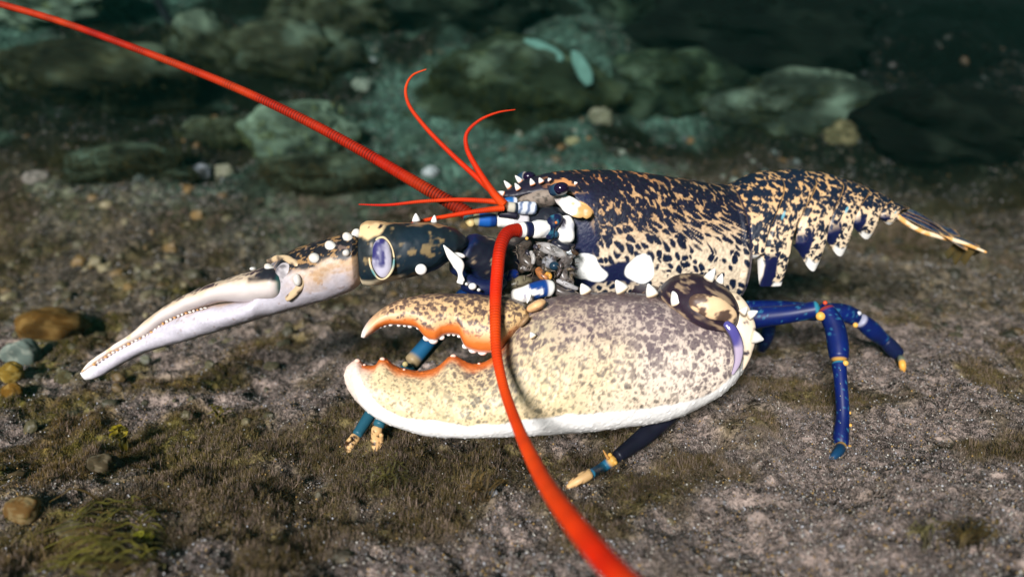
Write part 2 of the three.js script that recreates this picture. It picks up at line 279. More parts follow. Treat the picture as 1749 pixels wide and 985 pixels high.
const body = [];
{ // carapace
  const T = curve([[940, 294], [985, 291], [1050, 291], [1090, 294], [1150, 303], [1200, 311], [1250, 321], [1292, 333]].map(([x, y]) => mid(x, y)));
  const B = curve([[940, 490], [985, 512], [1050, 524], [1120, 530], [1200, 528], [1260, 520], [1292, 505]].map(([x, y]) => mid(x, y)));
  const Wd = curve([[940, 0.021], [985, 0.029], [1050, 0.034], [1120, 0.037], [1200, 0.038], [1260, 0.036], [1292, 0.033]].map(([x, w]) => [S(x), w]));
  const front = curve([[0, 948], [22, 952], [34, 968], [52, 985], [80, 984], [105, 976], [125, 984], [150, 1004], [165, 1010]]), rear = curve([[0, 1248], [30, 1262], [60, 1279], [85, 1286], [110, 1281], [140, 1258], [165, 1235]]);
  const marks = [[1010, 464, 0.0105, 0.0075, -30], [1095, 461, 0.0078, 0.0080, 0]].map(([x, y, a, b, t]) => [...side(x, y, 0.034), a, b, THREE.MathUtils.degToRad(t)]);
  const cheek = side(985, 356, 0.03), groove = S(1128), s0 = S(985), sF = side(1022, 400, 0.034)[0], hEye = side(985, 330, 0.03)[1], hWhite = side(1040, 470, 0.034)[1], hTop = mid(1100, 294)[1], hLow = side(1100, 470, 0.036)[1];
  const color = (p, u, v) => {
    const th = Math.abs(v - 0.5) * 330, [s, h] = local(p), wob = 0.004 * fbm(p.x * 90, p.y * 90, p.z * 90, 3);
    const q = clamp((hTop - h) / (hTop - hLow)), big = fbm(p.x * 55, p.y * 55, p.z * 55, 3);
    const r = lerp(0.90, 0.62, smooth(0.22, 0.82, q + 0.35 * big)) + 0.10 * smooth(sF + 0.03, sF - 0.01, s) * (1 - q);
    let k = leopard(new THREE.Vector3(s * 0.85 + h * 0.35, h * 0.62 - s * 0.22, 0.5 * th / 90 * 0.03), lerp(0.0031, 0.0042, smooth(0.3, 0.8, q)), r, 1, 1, 0.09, lerp(0.85, 0.38, smooth(0.3, 0.75, q)));
    k *= 1 - 0.7 * smooth(0.10, 0.26, fbm(p.x * 70 + 4, p.y * 70, p.z * 70, 3)) * (1 - smooth(0.25, 0.55, q));
    const cream = mix(mix([0.50, 0.30, 0.15], [0.74, 0.60, 0.44], smooth(0.3, 0.9, q)), [0.62, 0.24, 0.08], 0.75 * smooth(0.14, 0.0, q));
    let c = mix(mix(INK, [0.006, 0.012, 0.035], q), cream, k);
    const grain = 0.85 + 0.3 * noise(p.x * 900, p.y * 900, p.z * 900); c = [c[0] * grain, c[1] * grain, c[2] * grain];
    const navy = smooth(sF + 0.004 + wob, sF - 0.002 + wob, s) * smooth(0.10, 0.2, q) + smooth(0.008, 0.005, Math.abs(h - hWhite + wob)) * smooth(side(1112, 400, 0.034)[0], side(1098, 400, 0.034)[0], s) * smooth(s0 - 0.01, s0, s);
    c = mix(c, NAVY, clamp(navy));
    c = mix(c, [0.010, 0.012, 0.06], 0.8 * smooth(0.972, 0.985, u));
    for (const [ms, mh, a, b, t] of marks) { const x = s - ms, y = h - mh, X = x * Math.cos(t) + y * Math.sin(t), Y = y * Math.cos(t) - x * Math.sin(t), e = Math.hypot(X / a, Y / b) + 110 * wob + 0.10 * Math.sin(3 * Math.atan2(Y, X) + ms * 900); c = mix(c, [0.84, 0.84, 0.82], smooth(1.08, 0.95, e)); }
    { const e = Math.hypot((s - cheek[0] - 0.002) / 0.0085, (h - cheek[1] - 0.35 * (cheek[0] - s)) / 0.0042) + 60 * wob; c = mix(c, mix(WHITE, [0.72, 0.36, 0.09], smooth(cheek[0] + 0.002, cheek[0] + 0.006, s)), smooth(1.1, 0.95, e)); }
    return c;
  };
  body.push(grid(330, 380, (u, v) => {
    const th = (v - 0.5) * 330, a = Math.abs(th), na = Wd(S(1100)) * Math.abs(Math.sin(th * Math.PI / 180)) * 0.96 * Math.sign(0.5 + 0.5 * Math.sign(th) + 0.01), s = lerp(side(front(a), 400, 0.85 * Math.abs(na))[0], side(rear(a), 400, Math.abs(na))[0], u), t = T(s), b = B(s), w = Wd(s), hc = lerp(b, t, 0.46), ca = Math.cos(th * Math.PI / 180), sa = Math.sin(th * Math.PI / 180);
    const lip = smooth(0.965, 1, u), in1 = 1 - 0.045 * lip + 0.03 * smooth(0.93, 0.965, u), gr = 1 - 0.022 * Math.exp(-(((s - groove - 0.010 * (a / 90 - 0.6)) / 0.0032) ** 2)) * smooth(10, 30, a) * smooth(120, 85, a);
    return bodyPoint(s, hc + (ca > 0 ? (t - hc) * ca ** 0.92 : (hc - b) * ca) * in1 * gr, Math.sign(sa) * w * Math.abs(sa) ** 0.9 * in1 * gr);
  }, color, { disp: (p) => 0.00022 * fbm(p.x * 500, p.y * 500, p.z * 500, 2) + 0.00008 * noise(p.x * 1500, p.y * 1500, p.z * 1500) }));
  // rostrum, a flat keeled beak
  const rt = curve([[853, 330], [872, 322], [895, 309], [916, 301], [950, 294], [985, 292]].map(([x, y]) => mid(x, y))), sT = mid(853, 330)[0], sB = S(975);
  body.push(grid(110, 60, (u, v) => {
    const s = lerp(sT, sB, u), w = 0.0006 + 0.0195 * u ** 0.75, a = v * 2 * Math.PI, th = 0.0008 + 0.0042 * u ** 0.5, ca = Math.cos(a);
    return bodyPoint(s, rt(s) - th * 1.2 + (ca > 0 ? th * 1.2 * ca : th * 0.9 * ca) - 0.006 * u * Math.abs(Math.sin(a)) ** 2, w * Math.sin(a));
  }, (p, u, v) => mix(INK, [0.55, 0.24, 0.09], smooth(0.45, 0.6, leopard(p, 0.005, 0.72, 2.4, 1)) * smooth(0.45, 0.8, u) * smooth(0.3, 0.18, Math.abs(v < 0.5 ? v : 1 - v))), { closed: true, disp: (p) => 0.0003 * fbm(p.x * 400, p.y * 400, p.z * 400, 2) }));
  // dark flesh inside, so that nothing is hollow
  body.push(grid(40, 40, (u, v) => {
    const s = lerp(S(930), S(1275), u), t = T(s), b = B(s), e = Math.sqrt(clamp(4 * u * (1 - u))) ** 0.5, a = v * 2 * Math.PI;
    return bodyPoint(s, lerp(b, t, 0.44) + 0.42 * (t - b) * e * Math.cos(a), Wd(s) * 0.86 * e * Math.sin(a));
  }, (p, u) => mix([0.10, 0.075, 0.06], [0.03, 0.025, 0.03], smooth(0.05, 0.15, u)), { closed: true, disp: (p) => 0.001 * fbm(p.x * 200, p.y * 200, p.z * 200, 2) }));
}
{ // abdomen: six overlapping rings with hanging flaps
  const T = curve([[1235, 321], [1262, 313], [1300, 303], [1350, 297], [1400, 300], [1450, 312], [1490, 327], [1535, 352]].map(([x, y]) => mid(x, y)));
  const hB = curve([[1235, 430], [1300, 428], [1350, 418], [1400, 404], [1450, 388], [1490, 377], [1535, 374]].map(([x, y]) => { const m = side(x, y, 0.028); return m; }));
  const Wd = curve([[1235, 0.032], [1300, 0.031], [1400, 0.027], [1480, 0.021], [1540, 0.014]].map(([x, w]) => [S(x), w]));
  // [top from, top to, flap from, flap to, lowest pixel row of the flap]
  const rings = [[1236, 1312, 1276, 1306, 440], [1290, 1366, 1306, 1352, 486], [1338, 1412, 1362, 1413, 462], [1386, 1460, 1408, 1456, 438], [1434, 1502, 1452, 1498, 411], [1478, 1536, 1498, 1528, 388]];
  rings.forEach(([a0, a1, f0, f1, low], i) => {
    const tip = side((f0 + f1) / 2, low, 0.025)[1];
    const peak = i === 1 ? 0.6 : 0.74, win = (u) => i === 1 ? smooth(-0.05, 0.16, u) * smooth(1.06, 0.86, u) : i === 0 ? Math.sin(Math.PI * clamp(u)) ** 0.6 : u < peak ? smooth(-0.25, 1, u / peak) ** 1.1 : Math.sqrt(clamp(1 - ((u - peak) / (1.0 - peak)) ** 2));
    body.push(grid(90, 260, (u, v) => {
      const e = Math.abs(v - 0.5) * 2, sg = Math.sign(v - 0.5) || 1, arc = Math.min(1, e / 0.66), th = arc * Math.PI / 2, drop = clamp((e - 0.66) / 0.34);
      const s = lerp(S(lerp(a0, a1, u)), side(lerp(f0, f1, u), 400, Wd(S(f0)))[0], smooth(0.25, 1, arc) * 0.999), t = T(s), b = hB(s), w = Wd(s);
      const fl = 1 + 0.085 * smooth(0.0, 0.85, u) - 0.05 * smooth(0.93, 1, u) - 0.08 * smooth(0.25, 0, u);
      const n = w * fl * Math.sin(th) ** 0.95 * (1 - 0.16 * drop * drop), h = b + (t - b) * fl * Math.cos(th) ** 0.95 - drop * Math.max(0, (b - tip)) * win(u);
      return bodyPoint(s, h, sg * n);
    }, (p, u, v) => {
      const e = Math.abs(v - 0.5) * 2, drop = clamp((e - 0.66) / 0.34), [s, h, n] = local(p);
      let k = leopard(new THREE.Vector3(s * 0.9 + h * 0.3, h * 0.75 - s * 0.3, e * 0.03), 0.0032, 0.87 - 0.22 * smooth(0.3, 0.7, e) + 0.12 * fbm(p.x * 60, p.y * 60, p.z * 60, 2));
      let c = mix([0.007, 0.012, 0.028], mix([0.58, 0.34, 0.15], [0.74, 0.58, 0.40], smooth(0.2, 0.8, e)), k);
      const edge = 0.05 * fbm(p.x * 150, p.y * 150, p.z * 150, 2);
      if (i === 1) { c = mix(c, [0.006, 0.008, 0.045], smooth(0.55, 0.5, u + edge) * smooth(0.10, 0.16, u + edge) * smooth(0.0, 0.25, drop)); c = mix(c, [0.82, 0.78, 0.72], smooth(0.16, 0.1, u + edge) * smooth(0.25, 0.45, drop)); c = mix(c, WHITE, smooth(0.86, 0.94, drop + edge) * smooth(0.5, 0.6, u)); }
      else if (i === 0) { c = mix(c, WHITE, smooth(0.24, 0.18, Math.abs(u - 0.5) + edge) * smooth(0.2, 0.35, drop)); }
      else { c = mix(c, [0.006, 0.009, 0.05], smooth(0.42, 0.36, u + edge + 0.15 * drop - 0.1) * smooth(0.0, 0.12, e - 0.55)); c = mix(c, WHITE, smooth(0.66, 0.78, drop + edge) * smooth(0.4, 0.5, u)); }
      c = mix(c, [0.60, 0.33, 0.12], 0.8 * smooth(0.955, 0.985, u));
      if (i % 2) c = mix(c, [0.12, 0.36, 0.46], 0.8 * smooth(0.034, 0.02, Math.hypot((u - 0.3 - 0.08 * i) * 0.6, e - 0.42 - 0.03 * i) + edge * 0.3));
      return c;
    }, { disp: (p) => 0.00018 * fbm(p.x * 500, p.y * 500, p.z * 500, 2) }));
  });
  body.push(grid(40, 36, (u, v) => {                                            // the flesh under the rings
    const s = lerp(S(1240), S(1530), u), t = T(s), b = hB(s) - 0.004, a = v * 2 * Math.PI, e = Math.sqrt(clamp(4 * u * (1 - u))) ** 0.5;
    return bodyPoint(s, (t + b) / 2 + 0.44 * (t - b) * e * Math.cos(a), Wd(s) * 0.86 * e * Math.sin(a));
  }, () => [0.06, 0.045, 0.05], { closed: true }));
}
part('body', body, shell);
{ // tail fan: a centre plate and side plates spreading behind the last ring, seen almost edge on
  const ridge = [mid(1522, 352), mid(1562, 366), mid(1600, 388), mid(1642, 403), mid(1690, 428)], H0 = curve(ridge), s0 = ridge[0][0];
  const plate = (spread, len, wide, lift) => grid(80, 40, (u, v) => {
    const a = THREE.MathUtils.degToRad(spread), e = (v - 0.5) * 2, L = len * u, w = wide * (0.35 + 0.65 * smooth(0, 0.5, u)) * Math.sqrt(clamp(1 - clamp((u - 0.70) / 0.30) ** 2)) + 0.0004;
    const ds = L * Math.cos(a) - e * w * Math.sin(a), dn = L * Math.sin(a) + e * w * Math.cos(a);
    return bodyPoint(s0 + ds, H0(s0 + ds) + lift - 0.18 * Math.max(0, dn) - 0.06 * Math.abs(dn) + 0.0016 * Math.cos(e * 1.5), dn);
  }, (p, u, v) => {
    const e = Math.abs(v - 0.5) * 2, k = leopard(p, 0.0036, 0.70, 2, 1);
    let c = mix([0.005, 0.018, 0.085], [0.14, 0.17, 0.17], 0.6 * k); c = mix(c, [0.74, 0.37, 0.11], 0.8 * smooth(0.88, 0.98, e)); c = mix(c, [0.80, 0.50, 0.24], smooth(0.60, 0.63, u) * smooth(0.69, 0.66, u) + smooth(0.14, 0.03, u)); c = mix(c, [0.62, 0.34, 0.11], 0.8 * smooth(0.90, 0.98, u)); return c;
  });
  const edge = (n) => limb([[1528, 364], [1548, 380], [1575, 395], [1605, 404], [1640, 413], [1686, 431]].map(([x, y], i) => { const q = side(x, y, n + 0.003 * i); return { p: bodyPoint(q[0], q[1], n + 0.003 * i), r: [0.0016, 0.0017, 0.0016, 0.0016, 0.0014, 0.0008][i] }; }), (t, a, p) => mix([0.74, 0.38, 0.12], [0.80, 0.62, 0.42], smooth(0.1, 0.4, noise(p.x * 300, p.y * 300, 4))), { nv: 12 });
  const fan = part('tail_fan', [plate(0, 0.055, 0.013, 0.001)], shell);
  for (const [sp, len, lf] of [[14, 0.064, -0.001], [-22, 0.058, 0.0005], [32, 0.050, -0.003], [-40, 0.052, -0.001]]) mesh('tail_plate', plate(sp, len, 0.0105, lf), shell, fan);
  mesh('tail_edge', edge(0.014), shell, fan);
  const m = 0.026, fr = grid(30, 30, (u, v) => { const q = side(lerp(1636, 1688, v) - 8 * u * (1 - v), lerp(lerp(410, 430, v), 452 + 8 * Math.sin(v * 5) - 26 * Math.abs(v - 0.6) + 5 * Math.sin(v * 23), u), m); return bodyPoint(q[0], q[1], m - 0.008 * u + 0.0008 * Math.sin(v * 11) * u); }, (p, u, v) => mix([0.22, 0.14, 0.04], [0.10, 0.08, 0.03], u + 0.5 * fbm(p.x * 90, p.y * 90, 3, 3)));
  mesh('tail_fringe', fr, film, fan);
}

// --- head: eyes, spines, feelers and mouthparts
const spine = (parent, x0, y0, x1, y1, d, r, tipD = d, base = ORANGE) => { const o = mesh('spine', limb([[x0, y0, d, r], [lerp(x0, x1, 0.5), lerp(y0, y1, 0.5), lerp(d, tipD, 0.5), r * 0.72], [x1, y1, tipD, r * 0.12]], (t) => mix(base, WHITE, smooth(0.05, 0.35, t)), { nu: 20, nv: 14, cap: 0.4 }), shell, parent); if (parent === lobster) o.position.copy(lobster.position).negate(); return o; };
for (const [x0, y0, x1, y1, r, n] of [[862, 332, 852, 328, 4, 0.001], [872, 322, 863, 311, 4, -0.004], [891, 312, 882, 302, 4, -0.006], [887, 325, 881, 315, 4.2, 0.006], [911, 317, 907, 307, 4.2, 0.009], [926, 313, 922, 305, 4.2, 0.012], [940, 309, 937, 305, 3.5, 0.014], [985, 315, 982, 311, 3, 0.028]]) { const s0 = local(bodyPoint(...side(x0, y0, n), n)), d = bodyPoint(s0[0], s0[1], n).sub(EYE).dot(FWD); spine(lobster, x0, y0, x0 + 1.25 * (x1 - x0), y0 + 1.25 * (y1 - y0), d - 0.001, r * 1.35); }
for (const [px, py, n, s] of [[958, 322, 0.0275, 1], [903, 302, -0.016, 0]]) {
  const d = bodyPoint(...side(px, py, n), n).sub(EYE).dot(FWD);
  const e = part('eye', egg(px, py, d, s ? 14 : 12, s ? 11 : 9, 0.0048, 8, () => [0.010, 0.004, 0.022]), gloss);
  mesh('eye_stalk', [limb([[px - 16, py + 5, d + 0.004, 9], [px - 9, py + 2, d + 0.0015, 10.5], [px - 3, py + 0.5, d, 11.5]], (t) => mix(mix(NAVY, [0.02, 0.06, 0.10], t), [0.5, 0.42, 0.36], smooth(0.86, 0.9, t)), { nu: 24, nv: 24, cap: 0.3 })], shell, e);
}
// grey flesh of the face below the beak
part('face', [
  egg(926, 339, 0.5005, 44, 19, 0.013, 10, (p) => { const k = fbm(p.x * 400, p.y * 400, p.z * 400, 3); return mix([0.25, 0.20, 0.165], [0.07, 0.06, 0.05], smooth(0.05, 0.4, k)); }, { n: 50, disp: (p) => 0.0007 * fbm(p.x * 300, p.y * 300, p.z * 300, 3) }),
  egg(936, 378, 0.500, 42, 26, 0.016, 0, (p) => mix([0.012, 0.014, 0.022], [0.10, 0.09, 0.09], smooth(0.1, 0.4, fbm(p.x * 350, p.y * 350, p.z * 350, 3))), { n: 44, disp: (p) => 0.0012 * fbm(p.x * 250, p.y * 250, p.z * 250, 3) }), egg(920, 446, 0.508, 74, 66, 0.022, 0, (p) => mix([0.03, 0.024, 0.024], [0.16, 0.13, 0.11], smooth(0.05, 0.4, fbm(p.x * 220, p.y * 220, p.z * 220, 3))), { n: 60, disp: (p) => 0.003 * fbm(p.x * 150, p.y * 150, p.z * 150, 3) }),
], soft);
part('cheek_plate', [
  limb([[950, 333, 0.487, 8], [966, 344, 0.482, 12], [984, 357, 0.4785, 14.5], [1000, 362, 0.4785, 11], [1008, 370, 0.4785, 7]], (t, a, p) => mix(mix([0.5, 0.44, 0.42], WHITE, smooth(0.1, 0.4, t)), [0.56, 0.33, 0.12], smooth(0.66, 0.8, t + 0.3 * noise(p.x * 260, p.y * 260, 2))), { nv: 36, squash: 0.3, disp: (p) => 0.0016 * fbm(p.x * 170, p.y * 170, p.z * 170, 3) }),
  egg(966, 392, 0.481, 16, 24, 0.005, 6, (p, u, v) => { const q = p.clone().sub(at(959, 379, 0.4765)); return mix([0.02, 0.014, 0.03], mix(WHITE, [0.5, 0.5, 0.55], smooth(0.1, 0.4, fbm(p.x * 200, p.y * 200, p.z * 200, 3))), smooth(0.0024, 0.0036, q.length())); }, { n: 44, pw: 0.7, disp: (p) => 0.0010 * fbm(p.x * 160, p.y * 160, p.z * 160, 3) }), limb([[958, 371, 0.478, 9], [944, 380, 0.475, 12], [938, 394, 0.474, 11], [944, 408, 0.475, 7]], (t, a, p) => mix(NAVY, [0.03, 0.16, 0.24], smooth(0.15, 0.4, fbm(p.x * 350, p.y * 350, p.z * 350, 3))), { nv: 26, disp: (p) => 0.0012 * fbm(p.x * 220, p.y * 220, p.z * 220, 3) }), limb([[950, 417, 0.478, 5], [968, 421, 0.477, 6], [984, 420, 0.478, 4]], () => [0.012, 0.012, 0.02], { nv: 16 }), egg(947, 400, 0.476, 8, 7, 0.003, 0, () => [0.02, 0.07, 0.12]), egg(974, 431, 0.478, 9, 5, 0.003, 0, () => [0.6, 0.66, 0.7]),
], shell);
const feelerRings = (ridge, step) => (t, L) => 1 + ridge * Math.cos(L / step * 6.2832);
function feeler(pts, step, base, tint = 1, ridge = 0.07) {
  const g = limb(pts, (t, a, p) => {
    return [0, 0, 0];
  }, { nu: 4, nv: 3 }); g.dispose();
  let total = 0; const P = pts.map((p) => at(p[0], p[1], p[2])); { const c = new THREE.CatmullRomCurve3(P, false, 'centripetal'); total = c.getLength(); }
  return limb(pts, (t, a, p) => {
    const ring = t * total / step, n = Math.floor(ring + 0.5), k = smooth(0.0, 0.8, Math.cos(ring * 6.2832 + 3.14159)), row = clamp(0.42 + 0.45 * hash(n, 3, 5) + 0.7 * noise(ring * 0.21, 5, 2)), under = 0.35 * smooth(0.2, 0.9, Math.cos(a + 2.6));  // under: shade along the lower side painted into the feeler colour
    return mix(mix([0.33 * tint, 0.011 * tint, 0.002], [0.42 * tint, 0.040 * tint, 0.005], 0.35 + 0.6 * noise(p.x * 40, p.y * 40, p.z * 40)), [0.055, 0.004, 0.003], clamp((tint > 1 ? 0.45 : 0.92) * k * row + base * (0.5 * smooth(0.14, 0.0, t) + under)));
  }, { nu: Math.min(2600, Math.round(total / step * 9)), nv: 18, cap: 0.4, rad: feelerRings(ridge, step) });
}
const ant1 = part('antenna', feeler([[803, 368, 0.487, 12.0], [785, 356, 0.488, 11.6], [750, 335, 0.491, 10.8], [700, 306, 0.496, 10.0], [620, 259, 0.504, 8.96], [520, 205, 0.515, 8.0], [400, 149, 0.528, 7.04], [250, 90, 0.545, 6.24], [100, 36, 0.56, 5.76], [0, 7, 0.572, 5.6], [-90, -18, 0.583, 5.12]], 0.0019, 1), feelerMat);
const ant2 = part('antenna', feeler([[888, 392, 0.468, 11.61], [868, 397, 0.462, 11.18], [856, 418, 0.455, 10.84], [849, 470, 0.444, 10.66], [846, 530, 0.430, 9.8], [848, 600, 0.415, 8.94], [860, 660, 0.400, 8.77], [884, 728, 0.372, 9.98], [918, 800, 0.325, 13.33], [965, 874, 0.265, 17.2], [1025, 948, 0.235, 21.07], [1090, 1015, 0.21, 23.22], [1150, 1070, 0.195, 24.08]], 0.0017, 1, 1.7, 0.035), feelerMat);
for (const pts of [
  [[864, 350, 0.484, 6.5], [848, 334, 0.485, 6], [820, 308, 0.488, 5], [770, 262, 0.493, 4.2], [722, 212, 0.498, 3.6], [697, 176, 0.501, 3], [693, 150, 0.502, 2.4], [704, 129, 0.503, 1.8], [728, 118, 0.504, 0.8]],
  [[862, 352, 0.482, 7.5], [843, 330, 0.483, 6.6], [815, 288, 0.486, 5], [797, 252, 0.488, 4], [797, 228, 0.489, 3.2], [818, 206, 0.49, 2.5], [850, 192, 0.491, 1.8], [880, 187, 0.492, 0.8]],
  [[862, 346, 0.485, 5.5], [830, 343, 0.485, 4.4], [780, 341, 0.484, 3.6], [720, 344, 0.483, 3], [660, 350, 0.482, 2.3], [612, 349, 0.481, 0.9]],
  [[862, 355, 0.478, 5.5], [820, 360, 0.474, 4.5], [770, 368, 0.470, 3.8], [722, 377, 0.466, 3.2], [694, 386, 0.463, 2.7], [690, 391, 0.461, 2.3], [700, 394, 0.459, 1.8], [722, 390, 0.456, 0.9]],
]) part('antennule', feeler(pts, 0.0011, 0, 1.5, 0.05), feelerMat);
const band = (stops) => (t) => { let c = stops[0][1]; for (let i = 1; i < stops.length; i++) c = mix(c, stops[i][1], smooth(stops[i][0] - 0.03, stops[i][0] + 0.03, t)); return c; };
const barrel = (mesh0) => mesh0;
part('antenna_base', [
  limb([[942, 391, 0.477, 11], [930, 391, 0.474, 15], [918, 391.5, 0.4725, 15.5], [906, 392, 0.471, 14]], (t, a, p) => mix(mix([0.03, 0.05, 0.10], WHITE, smooth(0.1, 0.3, t + 0.12 * noise(p.x * 400, p.y * 400, 1))), [0.40, 0.42, 0.50], smooth(0.1, 0.4, fbm(p.x * 260, p.y * 260, p.z * 260, 3)) * 0.7), { cap: 0.4, nv: 32, disp: (p) => 0.0007 * fbm(p.x * 260, p.y * 260, p.z * 260, 3) }),
  limb([[911, 391, 0.472, 12.5], [900, 392, 0.470, 14], [888, 393, 0.468, 13], [880, 395, 0.466, 11.5]], band([[0, NAVY], [0.52, WHITE], [0.82, [0.14, 0.008, 0.012]]]), { cap: 0.4, nv: 28 }), egg(900, 407, 0.462, 3, 3, 0.001, 0, () => [0.7, 0.4, 0.1]), egg(950, 380, 0.462, 2.5, 2.5, 0.001, 0, () => ORANGE),
], shell);
part('antenna_base', [
  limb([[905, 378, 0.491, 12], [880, 376, 0.490, 13], [860, 376, 0.489, 12.5], [846, 376, 0.488, 11]], band([[0, [0.5, 0.48, 0.5]], [0.5, WHITE]]), { cap: 0.4, nv: 26 }),
  limb([[850, 376, 0.488, 11], [832, 376, 0.487, 12], [815, 375, 0.486, 11], [806, 373, 0.486, 12]], band([[0, [0.004, 0.03, 0.16]], [0.3, [0.01, 0.09, 0.36]], [0.75, [0.4, 0.36, 0.2]]]), { cap: 0.4, nv: 26 }),
  limb([[800, 366, 0.487, 12], [804, 380, 0.484, 8], [806, 388, 0.484, 4]], band([[0, [0.03, 0.1, 0.12]], [0.5, [0.6, 0.45, 0.2]]]), { nv: 16 }),
  limb([[850, 365, 0.484, 6], [870, 366, 0.484, 7], [886, 370, 0.484, 5]], () => INK, { nv: 16 }),
], shell);
part('antennule_base', [
  limb([[918, 356, 0.486, 11], [900, 355, 0.485, 11.5], [882, 355, 0.484, 10]], (t, a) => mix(mix([0.66, 0.70, 0.78], [0.02, 0.07, 0.2], smooth(0.1, 0.5, Math.sin(t * 17 + a))), [0.5, 0.5, 0.5], 0.2), { cap: 0.5, nv: 22 }),
  limb([[886, 355, 0.484, 8.5], [874, 354, 0.483, 9], [862, 352, 0.482, 8]], band([[0, [0.02, 0.03, 0.05]], [0.35, [0.5, 0.46, 0.38]], [0.8, [0.1, 0.05, 0.03]]]), { cap: 0.5, nv: 22 }),
  limb([[884, 345, 0.488, 8], [872, 344, 0.487, 8], [860, 345, 0.487, 6.5]], band([[0, [0.6, 0.6, 0.66]], [0.35, [0.01, 0.10, 0.30]]]), { cap: 0.5, nv: 22 }),
], shell);
{ // mouthparts: bent little limbs, brown, glassy and white
  const G = [0.15, 0.12, 0.10], D = [0.05, 0.045, 0.05], grain = (c) => (t, a, p) => { const k = (0.75 + 0.5 * fbm(p.x * 500, p.y * 500, p.z * 500, 3)) * (c[0] < 0.35 && c[0] > 0.1 ? 0.65 : 1); return [c[0] * k, c[1] * k, c[2] * k]; };
  const m = [
    limb([[905, 412, 0.481, 7], [893, 425, 0.476, 10], [896, 443, 0.472, 10], [910, 456, 0.470, 7]], grain(G), { nv: 20 }), limb([[906, 428, 0.468, 3], [911, 440, 0.466, 4], [910, 452, 0.466, 3]], grain([0.5, 0.47, 0.45]), { nv: 12 }),
    limb([[915, 422, 0.478, 8], [935, 424, 0.474, 10], [955, 432, 0.474, 8], [968, 438, 0.476, 6]], grain([0.42, 0.40, 0.39]), { nv: 22 }),
    limb([[945, 410, 0.478, 7], [955, 420, 0.476, 8], [975, 424, 0.476, 6]], grain([0.02, 0.02, 0.035]), { nv: 18 }),
    egg(938, 448, 0.475, 13, 12, 0.005, 0, (p) => mix([0.26, 0.26, 0.28], [0.08, 0.07, 0.08], smooth(0, 0.3, fbm(p.x * 300, p.y * 300, p.z * 300, 2)))), egg(947, 454, 0.468, 9, 8, 0.003, 0, () => [0.01, 0.03, 0.055]),
    limb([[972, 440, 0.476, 9], [962, 455, 0.472, 10], [962, 472, 0.470, 9], [978, 488, 0.470, 7]], grain([0.26, 0.22, 0.21]), { nv: 22 }), limb([[955, 446, 0.466, 3], [958, 452, 0.465, 3.5], [956, 464, 0.465, 3], [950, 474, 0.465, 2]], grain([0.12, 0.09, 0.09]), { nv: 12 }),
    limb([[918, 458, 0.470, 6], [926, 470, 0.467, 7.5], [938, 478, 0.466, 6]], grain([0.40, 0.15, 0.05]), { nv: 18 }), limb([[932, 466, 0.462, 3], [939, 470, 0.461, 4], [940, 477, 0.461, 2]], grain([0.75, 0.36, 0.06]), { nv: 12 }),
    limb([[938, 482, 0.468, 7], [950, 494, 0.465, 9], [968, 502, 0.464, 8], [990, 506, 0.466, 6]], grain([0.17, 0.14, 0.13]), { nv: 20 }), limb([[950, 478, 0.464, 3.5], [968, 486, 0.463, 5], [988, 494, 0.464, 3]], grain([0.44, 0.42, 0.43]), { nv: 14 }), egg(972, 496, 0.466, 12, 8, 0.004, -25, () => [0.02, 0.02, 0.03]),
    limb([[908, 478, 0.470, 7], [892, 482, 0.467, 12], [872, 488, 0.467, 13], [858, 496, 0.468, 9]], grain([0.28, 0.24, 0.15]), { nv: 22 }),
    limb([[885, 462, 0.475, 9], [900, 455, 0.474, 8], [915, 462, 0.474, 6]], grain([0.11, 0.08, 0.06]), { nv: 18 }),
    limb([[862, 478, 0.466, 9], [874, 470, 0.466, 10], [884, 466, 0.468, 7]], grain([0.005, 0.02, 0.16]), { nv: 18 }),
    limb([[945, 494, 0.462, 14], [932, 492, 0.460, 15], [915, 496, 0.459, 15], [895, 503, 0.459, 14], [872, 505, 0.460, 10]], (t, a, p) => mix(mix(WHITE, [0.005, 0.04, 0.20], smooth(0.16, 0.22, t) * smooth(0.52 + 0.3 * noise(p.x * 300, p.y * 300, 1), 0.44 + 0.3 * noise(p.x * 300, p.y * 300, 1), t)), [0.72, 0.62, 0.52], 0.3 * smooth(0.5, 0.7, t)), { nv: 26 }),
    limb([[905, 502, 0.449, 4], [903, 510, 0.447, 3], [900, 518, 0.446, 0.5]], () => WHITE, { nv: 12 }),
  ];
  const rm = rng(31), tones = [[0.20, 0.165, 0.14], [0.09, 0.07, 0.06], [0.30, 0.27, 0.26], [0.04, 0.035, 0.05], [0.16, 0.09, 0.05], [0.26, 0.19, 0.12]];
  for (let k = 0; k < 34; k++) { const x = 884 + rm() * 96, y = 412 + rm() * 84, a = -0.6 + rm() * 2.4, l = 9 + rm() * 13, d = 0.4735 + rm() * 0.006 - (y - 410) * 7e-5, w = 2 + rm() * 3; m.push(limb([[x, y, d, w * 0.7], [x + l * 0.5 * Math.cos(a) - 3, y + l * 0.5 * Math.sin(a), d - 0.003, w], [x + l * Math.cos(a), y + l * Math.sin(a), d - 0.001, w * 0.5]], grain(tones[Math.floor(rm() * 6)]), { nv: 10, nu: 14 })); }
  const mp = part('mouthparts', m, wet);
  const r = rng(77), hairs = [];
